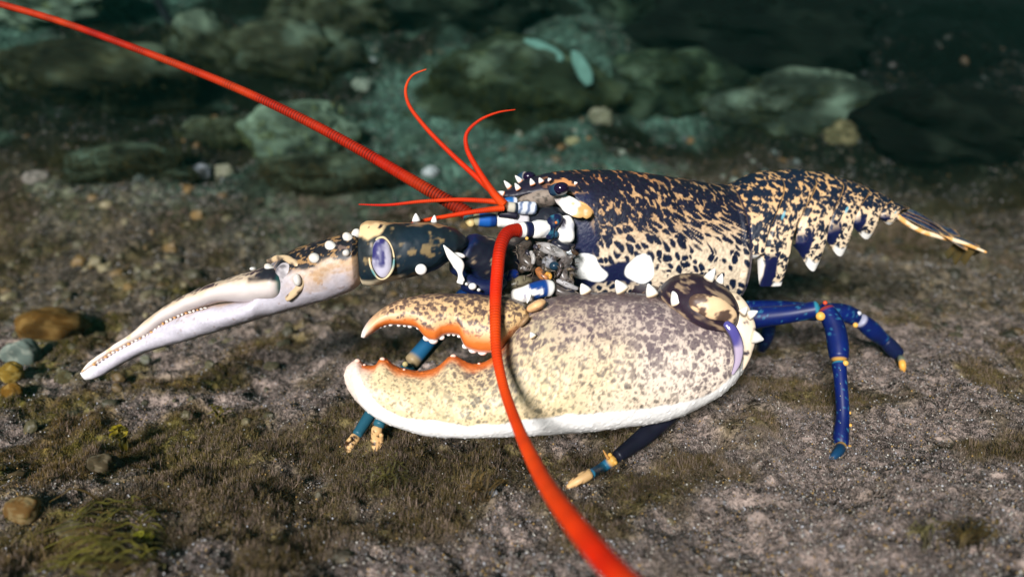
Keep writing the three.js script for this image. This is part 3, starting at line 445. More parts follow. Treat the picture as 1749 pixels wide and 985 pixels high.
  for (let k = 0; k < 130; k++) { const x = 866 + r() * 118, y = 412 + r() * 92, a = -2.8 + r() * 3.4, l = 5 + r() * 11, dz = 0.0705 - (y - 410) * 9e-5 - 0.0705; hairs.push(limb([[x, y, 0.4695 + dz, 0.7], [x + l * 0.6 * Math.cos(a), y - l * 0.5 * Math.sin(a), 0.4675 + dz, 0.5], [x + l * Math.cos(a) - 2, y - l * Math.sin(a), 0.4665 + dz, 0.3]], () => k % 4 ? [0.09, 0.065, 0.05] : [0.26, 0.21, 0.17], { nu: 6, nv: 4 })); }
  const hm = mesh('bristles', hairs, soft, mp); hm.userData.kind = 'stuff';
}

// --- crusher claw, in front
const clawDepth = (x, y) => 0.4485 + (x - 900) * 3.2e-5 - (y - 620) * 7e-5;
const blot = (p, x) => 0;
{
  const top = curve([[587, 640], [590, 630], [595, 623], [603, 617], [610, 614.5], [616, 618], [622, 622.5], [634, 624], [642, 622], [648, 614], [653, 611.5], [660, 613], [668, 620], [678, 626], [690, 630], [716, 634], [735, 631], [748, 625], [758, 616], [766, 609], [774, 606], [782, 609], [790, 614], [800, 619], [810, 621], [824, 619.5], [838, 612], [850, 601], [860, 589], [868, 575], [876, 560], [886, 544], [897, 531], [910, 521], [930, 510], [960, 503], [1011, 499], [1064, 499], [1110, 504], [1150, 515], [1185, 528], [1215, 540], [1240, 554], [1258, 572], [1270, 594], [1276, 612]]);
  const bot = curve([[587, 642], [590, 655], [597, 670], [610, 687], [625, 702], [645, 716], [684, 732.5], [738, 745.5], [809, 749.5], [880, 745.5], [940, 741], [1011, 735], [1082, 727], [1139, 716], [1190, 698], [1225, 678], [1250, 657], [1265, 640], [1272, 626], [1276, 613]]);
  const rim = curve([[587, 560], [610, 610], [625, 650], [640, 675], [660, 693], [690, 707], [738, 712], [809, 719], [887, 711], [940, 702], [1046, 693], [1117, 685], [1188, 669], [1245, 630], [1276, 594]]);
  const thick = curve([[587, 0.004], [620, 0.009], [700, 0.012], [800, 0.015], [900, 0.0205], [1000, 0.024], [1120, 0.025], [1220, 0.021], [1276, 0.012]]);
  const color = (p, x, y, q, z) => {
    const lat = clamp((x - 640) / 560), up = clamp((q + 0.55) / 1.5);
    const yellow = [0.66, 0.51, 0.30], pink = [0.72, 0.60, 0.50];
    let c = mix(yellow, pink, smooth(0.45, 0.95, lat + 0.25 * fbm(p.x * 40, p.y * 40, p.z * 40, 2)));
    c = mix(c, [0.38, 0.36, 0.20], 0.55 * smooth(0.0, 0.35, fbm(p.x * 60 + 7, p.y * 60, p.z * 60, 3)) * smooth(0.1, 0.35, lat) * smooth(0.75, 0.5, lat));
    c = mix(c, [0.36, 0.265, 0.255], 0.62 * smooth(-0.05, 0.85, q + 0.3 * fbm(p.x * 60, p.y * 60, p.z * 60, 3)) * smooth(0.3, 0.6, lat));
    const den = 0.32 + 0.30 * up + 0.20 * lat * up + 0.10 * smooth(0.55, 0.95, lat);
    const k1 = leopard(p, 0.0038, den + 0.13 * fbm(p.x * 90, p.y * 90, p.z * 90, 3), 1, 1, 0.17), k2 = leopard(new THREE.Vector3(p.x + 3, p.y, p.z), 0.0020, 0.42 + 0.12 * up + 0.2 * fbm(p.x * 120, p.y * 120, p.z * 120, 2));
    const ink = mix([0.085, 0.08, 0.055], [0.075, 0.048, 0.070], smooth(0.3, 0.8, lat * 0.6 + up * 0.6));
    c = mix(c, ink, (0.72 + 0.3 * fbm(p.x * 70, p.y * 70, p.z * 70, 2)) * (1 - k1) * smooth(0.06, 0.3, lat)); c = mix(c, ink, 0.55 * (1 - k2));
    c = mix(c, [0.075, 0.045, 0.05], 0.75 * smooth(0.80, 0.97, q + 0.16 * fbm(p.x * 150, p.y * 150, p.z * 150, 3)) * smooth(900, 960, x));
    const dt = y - top(x), gape = smooth(870, 850, x); c = mix(c, mix([0.66, 0.16, 0.03], c, smooth(3, 15 + 5 * noise(p.x * 200, p.y * 200, p.z * 200), dt)), gape);
    const tipW = smooth(655, 605, x + 10 * fbm(p.x * 80, p.y * 80, p.z * 80, 2) + 0.3 * (y - 650) * -1); c = mix(c, [0.80, 0.66, 0.58], tipW * 0.92 * smooth(2, 8, dt + (x < 620 ? 6 : 0)));
    const rr = y - rim(x) + 5 * fbm(p.x * 130, p.y * 130, p.z * 130, 3); c = mix(c, [0.84, 0.82, 0.80], smooth(-3, 3, rr) * smooth(600, 640, x + 0));
    const g = 0.94 + 0.12 * noise(p.x * 1100, p.y * 1100, p.z * 1100); return [c[0] * g, c[1] * g, c[2] * g];
  };
  const claw = part('crusher_claw', [slab({ x0: 586.5, x1: 1277, top, bot, depth: clawDepth, thick, color, nu: 520, nv: 300, power: 0.9,
    disp: (p, x, y, q) => { const rr = smooth(-4, 6, y - rim(x)) * smooth(700, 900, x), w = worley(p.x * 420, p.y * 420, p.z * 420)[0]; const pit = worley(p.x * 260, p.y * 260, p.z * 260)[0]; return 0.0013 * fbm(p.x * 48, p.y * 48, p.z * 48, 3) - 0.00030 * smooth(0.28, 0.1, pit) + 0.00025 * fbm(p.x * 200, p.y * 200, p.z * 200, 2) + 0.00013 * rr * (0.6 - w) + 0.00010 * noise(p.x * 700, p.y * 700, p.z * 700); } })], shell);
  // movable finger
  const ft = curve([[616.5, 574], [619, 565], [624, 556], [632, 545], [645, 533], [667, 518], [702, 506], [745, 500.5], [787, 501], [834, 504], [862, 507], [885, 513], [900, 523], [906, 535]]);
  const fb = curve([[616.5, 576], [622, 577.5], [628, 574], [637, 568], [650, 559], [667, 554], [684, 555], [702, 557], [713, 560], [719, 567], [727, 577], [735, 581], [743, 582], [752, 577], [758, 573], [768, 571], [784, 573], [789, 582], [795, 592], [803, 597], [824, 602], [842, 602], [854, 597], [868, 582], [880, 570], [893, 558], [902, 547], [906, 537]]);
  const fcol = (p, x, y, q) => {
    const lat = clamp((x - 617) / 290), up = clamp((q + 0.3) / 1.3);
    let c = mix([0.66, 0.40, 0.22], [0.62, 0.42, 0.2], lat);
    const k1 = leopard(p, 0.0034, 0.42 + 0.26 * up + 0.14 * fbm(p.x * 90, p.y * 90, p.z * 90, 3)), k2 = leopard(new THREE.Vector3(p.x + 3, p.y, p.z), 0.0024, 0.46 + 0.18 * up);
    const ink = [0.06, 0.035, 0.04]; c = mix(c, ink, 0.85 * (1 - k1) * smooth(0.05, 0.2, lat)); c = mix(c, ink, 0.7 * (1 - k2) * smooth(0.08, 0.2, lat));
    c = mix(c, [0.06, 0.04, 0.045], 0.6 * smooth(0.7, 0.95, q) * smooth(0.1, 0.4, lat));
    c = mix(c, [0.66, 0.17, 0.03], smooth(0.30, 0.62, -q + 0.2 * fbm(p.x * 150, p.y * 150, p.z * 150, 2)) * smooth(0.02, 0.1, lat) * smooth(0.98, 0.8, lat));
    c = mix(c, [0.80, 0.74, 0.70], smooth(0.09, 0.01, lat)); c = mix(c, [0.82, 0.68, 0.62], smooth(0.86, 0.97, -q) * smooth(0.12, 0.2, lat) * smooth(0.85, 0.78, lat)); c = mix(c, [0.66, 0.36, 0.2], 0.5 * smooth(0.12, 0.05, lat) * (1 - smooth(0.06, 0.0, lat)));
    return c;
  };
  const finger = mesh('movable_finger', [slab({ x0: 616, x1: 907, top: ft, bot: fb, depth: (x, y) => clawDepth(x, y) - 0.0015, thick: curve([[616, 0.003], [640, 0.007], [700, 0.0105], [800, 0.0135], [870, 0.0165], [907, 0.012]]), color: fcol, nu: 300, nv: 160, power: 0.95, disp: (p) => 0.00035 * fbm(p.x * 150, p.y * 150, p.z * 150, 3) })], shell, claw);
  for (const [x, y, r] of [[649, 558, 3], [657, 556, 3], [667, 554, 4], [681, 555, 3.6], [691, 556, 3], [700, 557, 4], [714, 560, 3.5], [729, 577, 7], [740, 581, 8], [754, 576, 5.5], [766, 571, 3.5], [775, 571.5, 3], [784, 574, 3.5], [795, 591, 6], [808, 597, 8], [824, 600, 8.5]]) mesh('tooth', egg(x, y, clawDepth(x, y) - 0.003, r, r * 0.85, r * 0.3e-3, 0, () => [0.82, 0.78, 0.74], { n: 12 }), shell, claw);
  for (const [x, y, r] of [[610, 616, 5], [653, 613, 4.5], [774, 608, 5], [622, 623, 2.5], [690, 631, 2.5], [818, 621, 2.6]]) mesh('tooth', egg(x, y, clawDepth(x, y) - 0.003, r, r * 0.7, r * 0.3e-3, 0, () => [0.78, 0.52, 0.42], { n: 12 }), shell, claw);
  const hinge = mesh('hinge_knob', [egg(916, 522, clawDepth(916, 522) - 0.014, 17, 9, 0.006, 26, (p) => mix([0.72, 0.42, 0.2], [0.3, 0.16, 0.1], smooth(0.1, 0.4, fbm(p.x * 300, p.y * 300, p.z * 300, 3))), { disp: (p) => 0.0008 * fbm(p.x * 250, p.y * 250, p.z * 250, 2) }), egg(895, 548, clawDepth(895, 548) - 0.017, 13, 5, 0.003, 48, () => [0.30, 0.18, 0.09])], shell, claw);
  // horns along the upper edge
  const sp = (x0, y0, x1, y1, r0, dd) => { const r = r0 * 1.35; const d = clawDepth(x0, y0) + dd; spine(claw, x0, y0, x1, y1, d, r, d + 0.001, [0.75, 0.58, 0.38]); };
  sp(1003, 503, 993, 484, 9, -0.004); sp(1066, 500, 1052, 478, 10, -0.006); sp(1116, 508, 1107, 484, 9, -0.008); sp(1160, 522, 1149, 497, 10, -0.014); sp(912, 577, 906, 567, 5, -0.021);
  claw.userData.label = 'big cream claw with dark freckles, orange toothed edge and white rim';
  // wrist behind the claw
  const wc = (p) => mix([0.022, 0.012, 0.022], [0.42, 0.29, 0.18], 0.7 * smooth(0.10, 0.3, fbm(p.x * 110 + p.y * 120, p.y * 260 + p.x * 160, p.z * 110, 3)));
  const wrist = part('claw_wrist', [
    egg(1192, 528, 0.4665, 74, 58, 0.026, -24, (p, u) => mix(wc(p), [0.70, 0.52, 0.34], smooth(0.8, 0.95, u + 0.1 * fbm(p.x * 150, p.y * 150, p.z * 150, 2))), { n: 110, disp: (p) => 0.0009 * fbm(p.x * 90, p.y * 90, p.z * 90, 3) }),
    limb([[1222, 516, 0.462, 36], [1250, 542, 0.458, 34], [1264, 576, 0.455, 27], [1262, 616, 0.4525, 15], [1246, 648, 0.45, 5]], (t, a, p) => mix(mix([0.74, 0.60, 0.45], [0.05, 0.04, 0.05], smooth(0.12, 0.3, fbm(p.x * 260, p.y * 260, p.z * 260, 2))), [0.70, 0.48, 0.28], 0.5 * smooth(0.3, 0, t)), { nv: 60, squash: 0.55, disp: (p) => 0.0006 * fbm(p.x * 120, p.y * 120, p.z * 120, 3) }),
    limb([[1180, 508, 0.4435, 11], [1198, 518, 0.4415, 18], [1222, 527, 0.441, 20], [1244, 536, 0.443, 14], [1256, 548, 0.446, 8]], (t, a, p) => mix([0.70, 0.48, 0.28], [0.10, 0.06, 0.045], smooth(0.04, 0.22, fbm(p.x * 230, p.y * 230, p.z * 230 + 3, 3) + 0.12 * smooth(0.35, 0.1, t))), { nv: 50, squash: 0.45, cap: 0.9, disp: (p) => 0.0012 * fbm(p.x * 120, p.y * 120, p.z * 120, 3) }),
    limb([[1150, 530, 0.475, 30], [1120, 520, 0.485, 30], [1090, 510, 0.50, 28]], (t, a, p) => wc(p), { nv: 30 }),
  ], shell);
  mesh('wrist_membrane', limb([[1238, 550, 0.4355, 6], [1251, 564, 0.4345, 9.5], [1261, 590, 0.435, 9.5], [1260, 618, 0.4365, 6.5], [1251, 640, 0.438, 2.5]], (t, a, p) => mix(mix([0.07, 0.06, 0.24], [0.42, 0.34, 0.46], smooth(0.2, 0.55, t + 0.3 * noise(p.x * 200, p.y * 200, 2))), [0.05, 0.04, 0.07], smooth(0.3, 0.8, Math.abs(Math.sin(a)) - 0.25)), { nv: 24, squash: 0.4 }), gloss, wrist);
  for (const [x0, y0, x1, y1, r, d] of [[1208, 480, 1222, 458, 10, 0.452], [1228, 486, 1234, 467, 8, 0.458], [1276, 540, 1295, 531, 9, 0.450], [1282, 574, 1305, 580, 13, 0.4505], [1266, 536, 1277, 524, 8, 0.444]]) spine(wrist, x0, y0, x1, y1, d, r, d, [0.78, 0.66, 0.5]);
}

// --- pincer claw, reaching out to the left
{
  const pd = (x, y) => 0.452 + (625 - x) * 0.5e-4;
  const seam = [[139, 634], [153, 626], [187, 604], [220, 586], [254, 569], [281, 550], [308, 537], [338, 528], [388, 516.5], [425, 514]];
  const top = curve([[137, 636], ...seam.slice(1), [442, 505], [452, 480], [462, 455], [475, 442], [505, 425], [549, 410], [589, 399], [612, 394], [622, 400], [627, 420]]);
  const bot = curve([[137, 639], [141, 645], [147, 648.5], [155, 648], [167, 644.5], [220, 615], [261, 598], [321, 581], [388, 561], [455, 541], [522, 522.5], [570, 508], [600, 496], [616, 483], [624, 465], [627, 440]]);
  const th = curve([[137, 0.0025], [180, 0.0055], [300, 0.0095], [450, 0.015], [550, 0.0175], [610, 0.015], [627, 0.010]]);
  const color = (p, x, y, q) => {
    const f = fbm(p.x * 140, p.y * 140, p.z * 140, 3), k = leopard(p, 0.0032, 0.5, 2, 1), palm = smooth(455, 490, x);
    let c = mix([0.56, 0.53, 0.60], [0.54, 0.35, 0.19], 0.85 * smooth(-0.95, 0.05, q + 0.6 * f) * palm * smooth(470, 560, x));
    c = mix(c, [0.46, 0.27, 0.13], 0.7 * palm * (1 - k) * smooth(-0.9, -0.2, q + f * 0.6) * smooth(480, 560, x)); c = mix(c, [0.62, 0.38, 0.2], 0.7 * smooth(590, 620, x));
    c = mix(c, mix([0.014, 0.014, 0.02], [0.42, 0.24, 0.10], 0.8 * smooth(0.60, 0.75, leopard(p, 0.003, 0.8, 3, 1))), palm * smooth(-0.02, 0.16, q + 0.35 * f));
    c = mix(c, [0.62, 0.36, 0.12], 0.55 * (1 - palm) * smooth(0.55, 0.95, q + 0.3 * f) * smooth(450, 380, x)); c = mix(c, [0.8, 0.78, 0.8], smooth(175, 145, x)); c = mix(c, [0.02, 0.02, 0.02], 0.85 * smooth(612, 622, x));
    const sp = smooth(0.30, 0.42, fbm(p.x * 420, p.y * 420, p.z * 420, 2)); c = mix(c, [0.30, 0.20, 0.16], 0.5 * sp * smooth(200, 300, x)); const gg = 0.88 + 0.24 * fbm(p.x * 90, p.y * 220, p.z * 90, 3) + 0.1 * noise(p.x * 900, p.y * 900, p.z * 900); return [c[0] * gg, c[1] * gg, c[2] * gg];
  };
  const claw = part('pincer_claw', [slab({ x0: 136, x1: 627.5, top, bot, depth: pd, thick: th, color, nu: 380, nv: 160, power: 0.95, disp: (p) => 0.0004 * fbm(p.x * 140, p.y * 140, p.z * 140, 3) })], shell);
  claw.userData.label = 'slender cream and violet claw with dark top reaching to the left';
  const dt = curve([[139, 633], [153, 617], [187, 594], [227, 567], [254, 544], [281, 524], [321, 501], [361, 485], [405, 470], [442, 459], [465, 454], [485, 462], [496, 480]]);
  const db = curve([[139, 636], [153, 628], [187, 606], [220, 589], [254, 572], [281, 553], [308, 540], [338, 527], [388, 515], [438, 517], [472, 514], [488, 504], [496, 486]]);
  const finger = mesh('movable_finger', [slab({ x0: 138, x1: 497, top: dt, bot: db, depth: (x, y) => pd(x, y) - 0.002 - 0.000016 * Math.max(0, x - 200), thick: curve([[138, 0.002], [190, 0.0045], [300, 0.0085], [400, 0.0125], [470, 0.0145], [497, 0.009]]), color: (p, x, y, q) => {
    const f = fbm(p.x * 160, p.y * 160, p.z * 160, 3), k = leopard(p, 0.0042, 0.62, 1, 1.4);
    let c = mix([0.62, 0.55, 0.53], [0.58, 0.45, 0.32], smooth(-0.2, 0.5, q + f * 0.5)); c = mix(c, mix([0.06, 0.035, 0.045], c, 0.9 * k), smooth(0.35, 0.6, q + 0.3 * f) * smooth(250, 320, x)); c = mix(c, [0.015, 0.015, 0.022], smooth(425, 475, x + 40 * f) * smooth(0.0, 0.3, q)); c = mix(c, [0.01, 0.10, 0.09], smooth(478, 488, x)); c = mix(c, [0.80, 0.68, 0.6], smooth(270, 200, x)); return mix(c, [0.64, 0.36, 0.1], 0.6 * smooth(0.2, 0.45, f) * smooth(260, 220, x));
  }, nu: 260, nv: 110, power: 0.95, disp: (p) => 0.00035 * fbm(p.x * 140, p.y * 140, p.z * 140, 3) })], shell, claw);
  const r = rng(5); for (let k = 0; k < 30; k++) { const x = 160 + 190 * k / 29, y = curve(seam)(x) + 1; mesh('tooth', egg(x, y, pd(x, y) - 0.0065 - 0.00001 * (x - 160), 1.8 + 1.6 * r(), 1.4 + r(), 0.0009, 0, () => k % 3 ? [0.78, 0.70, 0.62] : [0.66, 0.34, 0.12], { n: 8 }), shell, claw); }
  // the collar round the finger's joint, the horns on the palm
  mesh('joint_collar', [limb([[456, 448, pd(460, 450) - 0.006, 5], [478, 440, pd(470, 450) - 0.0108, 5.5], [500, 449, pd(500, 450) - 0.0148, 7], [514, 468, pd(500, 450) - 0.0164, 8], [513, 486, pd(500, 450) - 0.0164, 8.5], [501, 500, pd(500, 450) - 0.0155, 8], [488, 511, pd(490, 450) - 0.0145, 5]], (t, a, p) => mix([0.52, 0.38, 0.23], [0.07, 0.05, 0.04], smooth(0.0, 0.3, fbm(p.x * 250, p.y * 250, p.z * 250, 2))), { nv: 24, squash: 0.7, disp: (p) => 0.0011 * fbm(p.x * 170, p.y * 170, p.z * 170, 3) }), egg(489, 470, pd(486, 466) - 0.0155, 19, 22, 0.0022, 25, (p) => mix([0.46, 0.42, 0.44], [0.10, 0.09, 0.10], smooth(0.0, 0.35, fbm(p.x * 180, p.y * 180, p.z * 180, 3))), { n: 30, disp: (p) => 0.0008 * fbm(p.x * 200, p.y * 200, p.z * 200, 3) })], shell, claw);
  for (const [x, y, rx, ry, t, dd] of [[461, 459, 12, 7, -40, 0.0125], [507, 478, 7, 11, 10, 0.0195], [537, 441, 10.5, 9, -30, 0.0165], [565, 421, 12, 9, -40, 0.0135], [594, 406, 11, 8, -45, 0.0105], [608, 399, 8, 9, -30, 0.0075], [591, 432, 6.5, 6, 0, 0.0165], [432, 459, 6, 3.5, 0, 0.003]]) mesh('spine', egg(x, y, pd(x, y) - dd, rx, ry, 0.0024, t, (p, u) => { const k = 0.8 + 0.3 * fbm(p.x * 500, p.y * 500, p.z * 500, 2); return mix([0.74 * k, 0.71 * k, 0.66 * k], [0.5, 0.36, 0.22], smooth(0.3, 0.05, u)); }, { n: 20 }), shell, claw);
  // wrist and upper arm
  const arm = part('claw_arm', [
    slab({ x0: 612, x1: 800, top: curve([[612, 400], [618, 384], [636, 378], [655, 379], [696, 380.5], [737, 380.5], [764, 386], [784, 395], [796, 409], [800, 418]]), bot: curve([[612, 470], [622, 486], [640, 487], [660, 481], [682, 477], [723, 468], [751, 457], [770, 443], [786, 432], [800, 420]]), depth: (x, y) => 0.453 + (x - 620) * 0.7e-4, thick: curve([[612, 0.010], [650, 0.0165], [720, 0.018], [780, 0.014], [800, 0.007]]), nu: 150, nv: 110, power: 0.85,
      color: (p, x, y, q) => { const f = fbm(p.x * 150, p.y * 150, p.z * 150, 3), g = fbm(p.x * 60, p.y * 60, p.z * 60, 2); let c = mix([0.009, 0.014, 0.018], [0.006, 0.018, 0.032], smooth(0.0, 0.4, g) * 0.7); c = mix(c, [0.24, 0.17, 0.08], 0.85 * smooth(0.14, 0.34, fbm(p.x * 210, p.y * 210, p.z * 210, 3) + 0.15 * noise(p.x * 60, p.y * 60, 5))); const a = smooth(34, 26, Math.hypot(x - 634, (y - 388) * 1.3) + 12 * f); c = mix(c, mix([0.72, 0.52, 0.28], INK, smooth(0.22, 0.4, fbm(p.x * 300, p.y * 300, p.z * 300, 2))), a); c = mix(c, [0.70, 0.60, 0.42], smooth(-0.82, -0.93, q) * smooth(700, 680, x)); c = mix(c, [0.46, 0.26, 0.12], 0.7 * smooth(0.85, 0.95, q + f * 0.3)); return c; }, disp: (p) => 0.0012 * fbm(p.x * 75, p.y * 75, p.z * 75, 3) + 0.0005 * fbm(p.x * 240, p.y * 240, p.z * 240, 2) }),
    limb([[775, 425, 0.470, 36], [805, 440, 0.474, 44], [840, 455, 0.480, 48], [880, 465, 0.490, 44]], (t, a, p) => mix(mix([0.006, 0.007, 0.016], [0.26, 0.19, 0.12], smooth(0.26, 0.36, fbm(p.x * 190, p.y * 190, p.z * 190, 3))), [0.004, 0.010, 0.05], smooth(0.1, 0.3, fbm(p.x * 70, p.y * 70 + 3, p.z * 70, 3))), { nv: 50, disp: (p) => 0.0035 * Math.abs(fbm(p.x * 70, p.y * 70, p.z * 70, 3)) + 0.0007 * fbm(p.x * 210, p.y * 210, p.z * 210, 3) }),
    limb([[790, 478, 0.460, 16], [815, 490, 0.459, 16], [845, 490, 0.460, 14], [862, 476, 0.462, 10]], (t, a, p) => [0.005, 0.009, 0.045], { nv: 26 }),
  ], shell);
  mesh('arm_joint', [egg(652, 441, 0.4402, 18, 34, 0.003, 4, (p, u, v) => { const k = fbm(p.x * 190, p.y * 120, p.z * 190, 3); const q = p.clone().sub(at(640, 430, 0.44)); return mix([0.44, 0.42, 0.52], [0.03, 0.028, 0.13], smooth(0.0, 0.35, k + 0.35 - q.length() * 22)); }, { n: 44, disp: (p) => 0.0010 * fbm(p.x * 130, p.y * 130, p.z * 130, 3) })], shell, arm);
  mesh('joint_rim', limb(Array.from({ length: 14 }, (_, i) => { const a = i / 13 * Math.PI * 2; return [652 + (20 + 1.5 * Math.sin(2 * a + 1)) * Math.cos(a), 441 + 36 * Math.sin(a), 0.4398, 1.8 + 0.5 * Math.sin(3 * a)]; }), (t, a, p) => mix([0.62, 0.48, 0.28], [0.05, 0.22, 0.24], smooth(0.0, 0.3, fbm(p.x * 120, p.y * 120, 2, 2))), { nv: 12 }), shell, arm);
  for (const [x, y, rx, ry, t, d] of [[719, 460, 10, 9.5, 0, 0.4425], [807, 489, 7, 6, 10, 0.447], [818, 495, 3.5, 3, 0, 0.447], [797, 485, 3, 3, 0, 0.447], [783, 436, 12, 5, -10, 0.451]]) mesh('spot', egg(x, y, d + 0.0022, rx, ry, 0.0022, t, () => WHITE, { n: 16 }), shell, arm);
  mesh('white_horn', [limb([[788, 482, 0.4505, 8], [786, 468, 0.449, 4], [783, 452, 0.4475, 10], [770, 436, 0.445, 7], [757, 418, 0.443, 0.8]], () => WHITE, { nv: 18, squash: 0.5 }), limb([[780, 480, 0.45, 3], [792, 483, 0.45, 4]], () => WHITE, { nv: 10 })], shell, arm);
  for (const [x0, y0, x1, y1, r2, d] of [[711, 380, 710, 364, 8, 0.458], [741, 381, 742, 367, 6, 0.461]]) spine(arm, x0, y0, x1, y1, d, r2, d, [0.6, 0.6, 0.6]);
}

// --- walking legs
{
  const foot = (px, py, up = 0) => onBed(px, py).d - up;
  const legBlue = (t, a, p) => { const s = smooth(0.52, 0.62, noise(p.x * 650, p.y * 650, p.z * 650)); return mix(mix(BLUE, [0.003, 0.006, 0.055], 0.5 + 0.9 * fbm(p.x * 120, p.y * 120, p.z * 120, 2)), [0.04, 0.20, 0.32], 0.5 * s); };
  const ends = (c0, w0, c1, w1, base = legBlue) => (t, a, p) => { let c = base(t, a, p); if (c0) c = mix(c, c0, smooth(w0, w0 * 0.5, t)); if (c1) c = mix(c, c1, smooth(1 - w1, 1 - w1 * 0.5, t)); return c; };
  const GOLD = [0.70, 0.38, 0.08], TEAL = [0.03, 0.22, 0.30], PALE = [0.62, 0.38, 0.17];
  const claspTip = (t, a, p) => mix(PALE, [0.04, 0.018, 0.008], smooth(0.06, 0.16, fbm(p.x * 420, p.y * 500, p.z * 500, 2)));
  const knob = (x, y, d, r, c = GOLD) => egg(x, y, d, r, r, r * 0.0003, 0, () => c, { n: 12 });
  const f1 = foot(1440, 768, -0.004), f2 = foot(1543, 634), f3 = foot(965, 832), f4 = foot(595, 774), f5 = foot(641, 774), g1 = Math.min(0.456, foot(1110, 737) - 0.010), g2 = foot(1052, 782) - 0.008, g3 = foot(1030, 798) - 0.008;
  part('walking_leg', [
    limb([[1235, 552, 0.505, 19], [1290, 543, 0.497, 18.5], [1350, 536, 0.488, 15.5], [1402, 527, 0.482, 14.5]], ends(null, 0, TEAL, 0.06), { nv: 30, cap: 0.5 }),
    limb([[1408, 524, 0.480, 14], [1425, 555, 0.475, 17], [1432, 590, 0.470, 17.5], [1434, 617, 0.466, 15]], ends([0.30, 0.03, 0.012], 0.10, GOLD, 0.035), { nv: 30, cap: 0.5 }),
    limb([[1433, 616, 0.466, 12], [1437, 655, 0.461, 11], [1440, 710, 0.456, 11], [1437, 748, 0.452, 13], [1438, 764, 0.450, 11]], ends(TEAL, 0.05, null, 0), { nv: 30, cap: 0.5 }),
    limb([[1438, 762, 0.449, 10], [1432, 772, f1 - 0.008, 8.5], [1422, 782, f1 - 0.011, 6], [1412, 788, f1 - 0.009, 2.5]], ends(GOLD, 0.35, null, 0, () => [0.006, 0.04, 0.10]), { nv: 16 }),
    knob(1402, 540, 0.472, 8), knob(1410, 517, 0.474, 4, [0.5, 0.06, 0.02]), knob(1445, 620, 0.462, 5), knob(1428, 768, 0.446, 5), knob(1444, 768, 0.447, 5.5, [0.7, 0.24, 0.05]), knob(1452, 763, 0.449, 3.5), knob(1452, 705, 0.456, 2.6), knob(1453, 726, 0.455, 3), ...[632, 655, 676, 700, 722, 742].map((y) => knob(1436, y, 0.4567 - (y - 632) * 6e-5, 0.9, [0.3, 0.3, 0.25])),
  ], shell);
  part('walking_leg', [
    limb([[1270, 528, 0.535, 15], [1330, 528, 0.537, 15], [1400, 534, 0.540, 15]], ends(null, 0, null, 0), { nv: 24 }), limb([[1400, 533, 0.540, 15], [1440, 534, 0.543, 15.5], [1466, 544, 0.547, 14]], ends(null, 0, TEAL, 0.08), { nv: 24, cap: 0.5 }),
    limb([[1467, 544, 0.547, 12], [1488, 562, 0.552, 15], [1512, 583, 0.558, 11]], ends([0.3, 0.3, 0.4], 0.12, null, 0), { nv: 24, cap: 0.5 }),
    limb([[1509, 578, 0.558, 11], [1524, 594, 0.561, 13], [1536, 607, 0.564, 12]], ends(null, 0, null, 0, () => [0.006, 0.010, 0.045]), { nv: 22, cap: 0.6 }),
    limb([[1537, 608, 0.564, 6], [1542, 622, f2 - 0.003, 6], [1543, 638, f2, 3]], band([[0, [0.03, 0.06, 0.10]], [0.35, [0.3, 0.32, 0.22]], [0.7, [0.7, 0.34, 0.06]]]), { nv: 14 }), knob(1462, 555, 0.540, 4.5), knob(1468, 535, 0.541, 4, [0.5, 0.5, 0.55]),
  ], shell);
  part('walking_leg', [
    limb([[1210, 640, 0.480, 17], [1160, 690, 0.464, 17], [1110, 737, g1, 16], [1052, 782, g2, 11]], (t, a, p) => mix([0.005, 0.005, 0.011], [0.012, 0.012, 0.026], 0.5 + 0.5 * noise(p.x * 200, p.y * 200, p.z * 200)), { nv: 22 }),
    limb([[1052, 782, g2 - 0.001, 10], [1030, 798, g3, 9], [1008, 810, f3 - 0.004, 8.5]], ends(GOLD, 0.12, null, 0, (t, a, p) => mix([0.006, 0.05, 0.22], [0.03, 0.2, 0.3], 0.5 + 0.5 * noise(p.x * 300, p.y * 300, p.z * 300))), { nv: 18, cap: 0.5 }),
    limb([[1012, 807, f3 - 0.004, 9], [990, 820, f3 - 0.005, 8.5], [965, 834, f3 - 0.005, 2.5]], claspTip, { nv: 18 }), limb([[1010, 803, f3 - 0.003, 5], [992, 812, f3 - 0.004, 5], [970, 826, f3 - 0.003, 2]], claspTip, { nv: 14 }), knob(1042, 777, g2 - 0.002, 4), knob(1051, 790, g2 - 0.003, 4), limb([[1040, 785, g2 - 0.003, 3], [1034, 775, g2 - 0.003, 2], [1030, 768, g2 - 0.003, 1]], () => [0.5, 0.24, 0.06], { nv: 8 }),
  ], shell);
  part('walking_leg', [
    limb([[800, 500, 0.510, 16], [765, 540, 0.504, 16], [738, 576, 0.498, 13], [700, 622, 0.490, 14]], ends(null, 0, [0.30, 0.22, 0.12], 0.12, (t, a, p) => mix([0.004, 0.03, 0.14], [0.015, 0.12, 0.22], smooth(0.55, 0.8, t) * 0.7)), { nv: 26, cap: 0.5 }), limb([[700, 624, 0.489, 13], [668, 680, 0.474, 11], [645, 730, 0.462, 10]], ends(null, 0, null, 0, () => [0.02, 0.10, 0.14]), { nv: 20 }),
    limb([[644, 728, 0.462, 9.5], [642, 752, f5 + 0.003, 10], [641, 776, f5 - 0.001, 5]], claspTip, { nv: 16 }), limb([[651, 740, 0.459, 4], [651, 756, f5 + 0.002, 4], [647, 770, f5, 2]], claspTip, { nv: 12 }), knob(692, 622, 0.478, 5, [0.55, 0.45, 0.2]),
  ], shell);
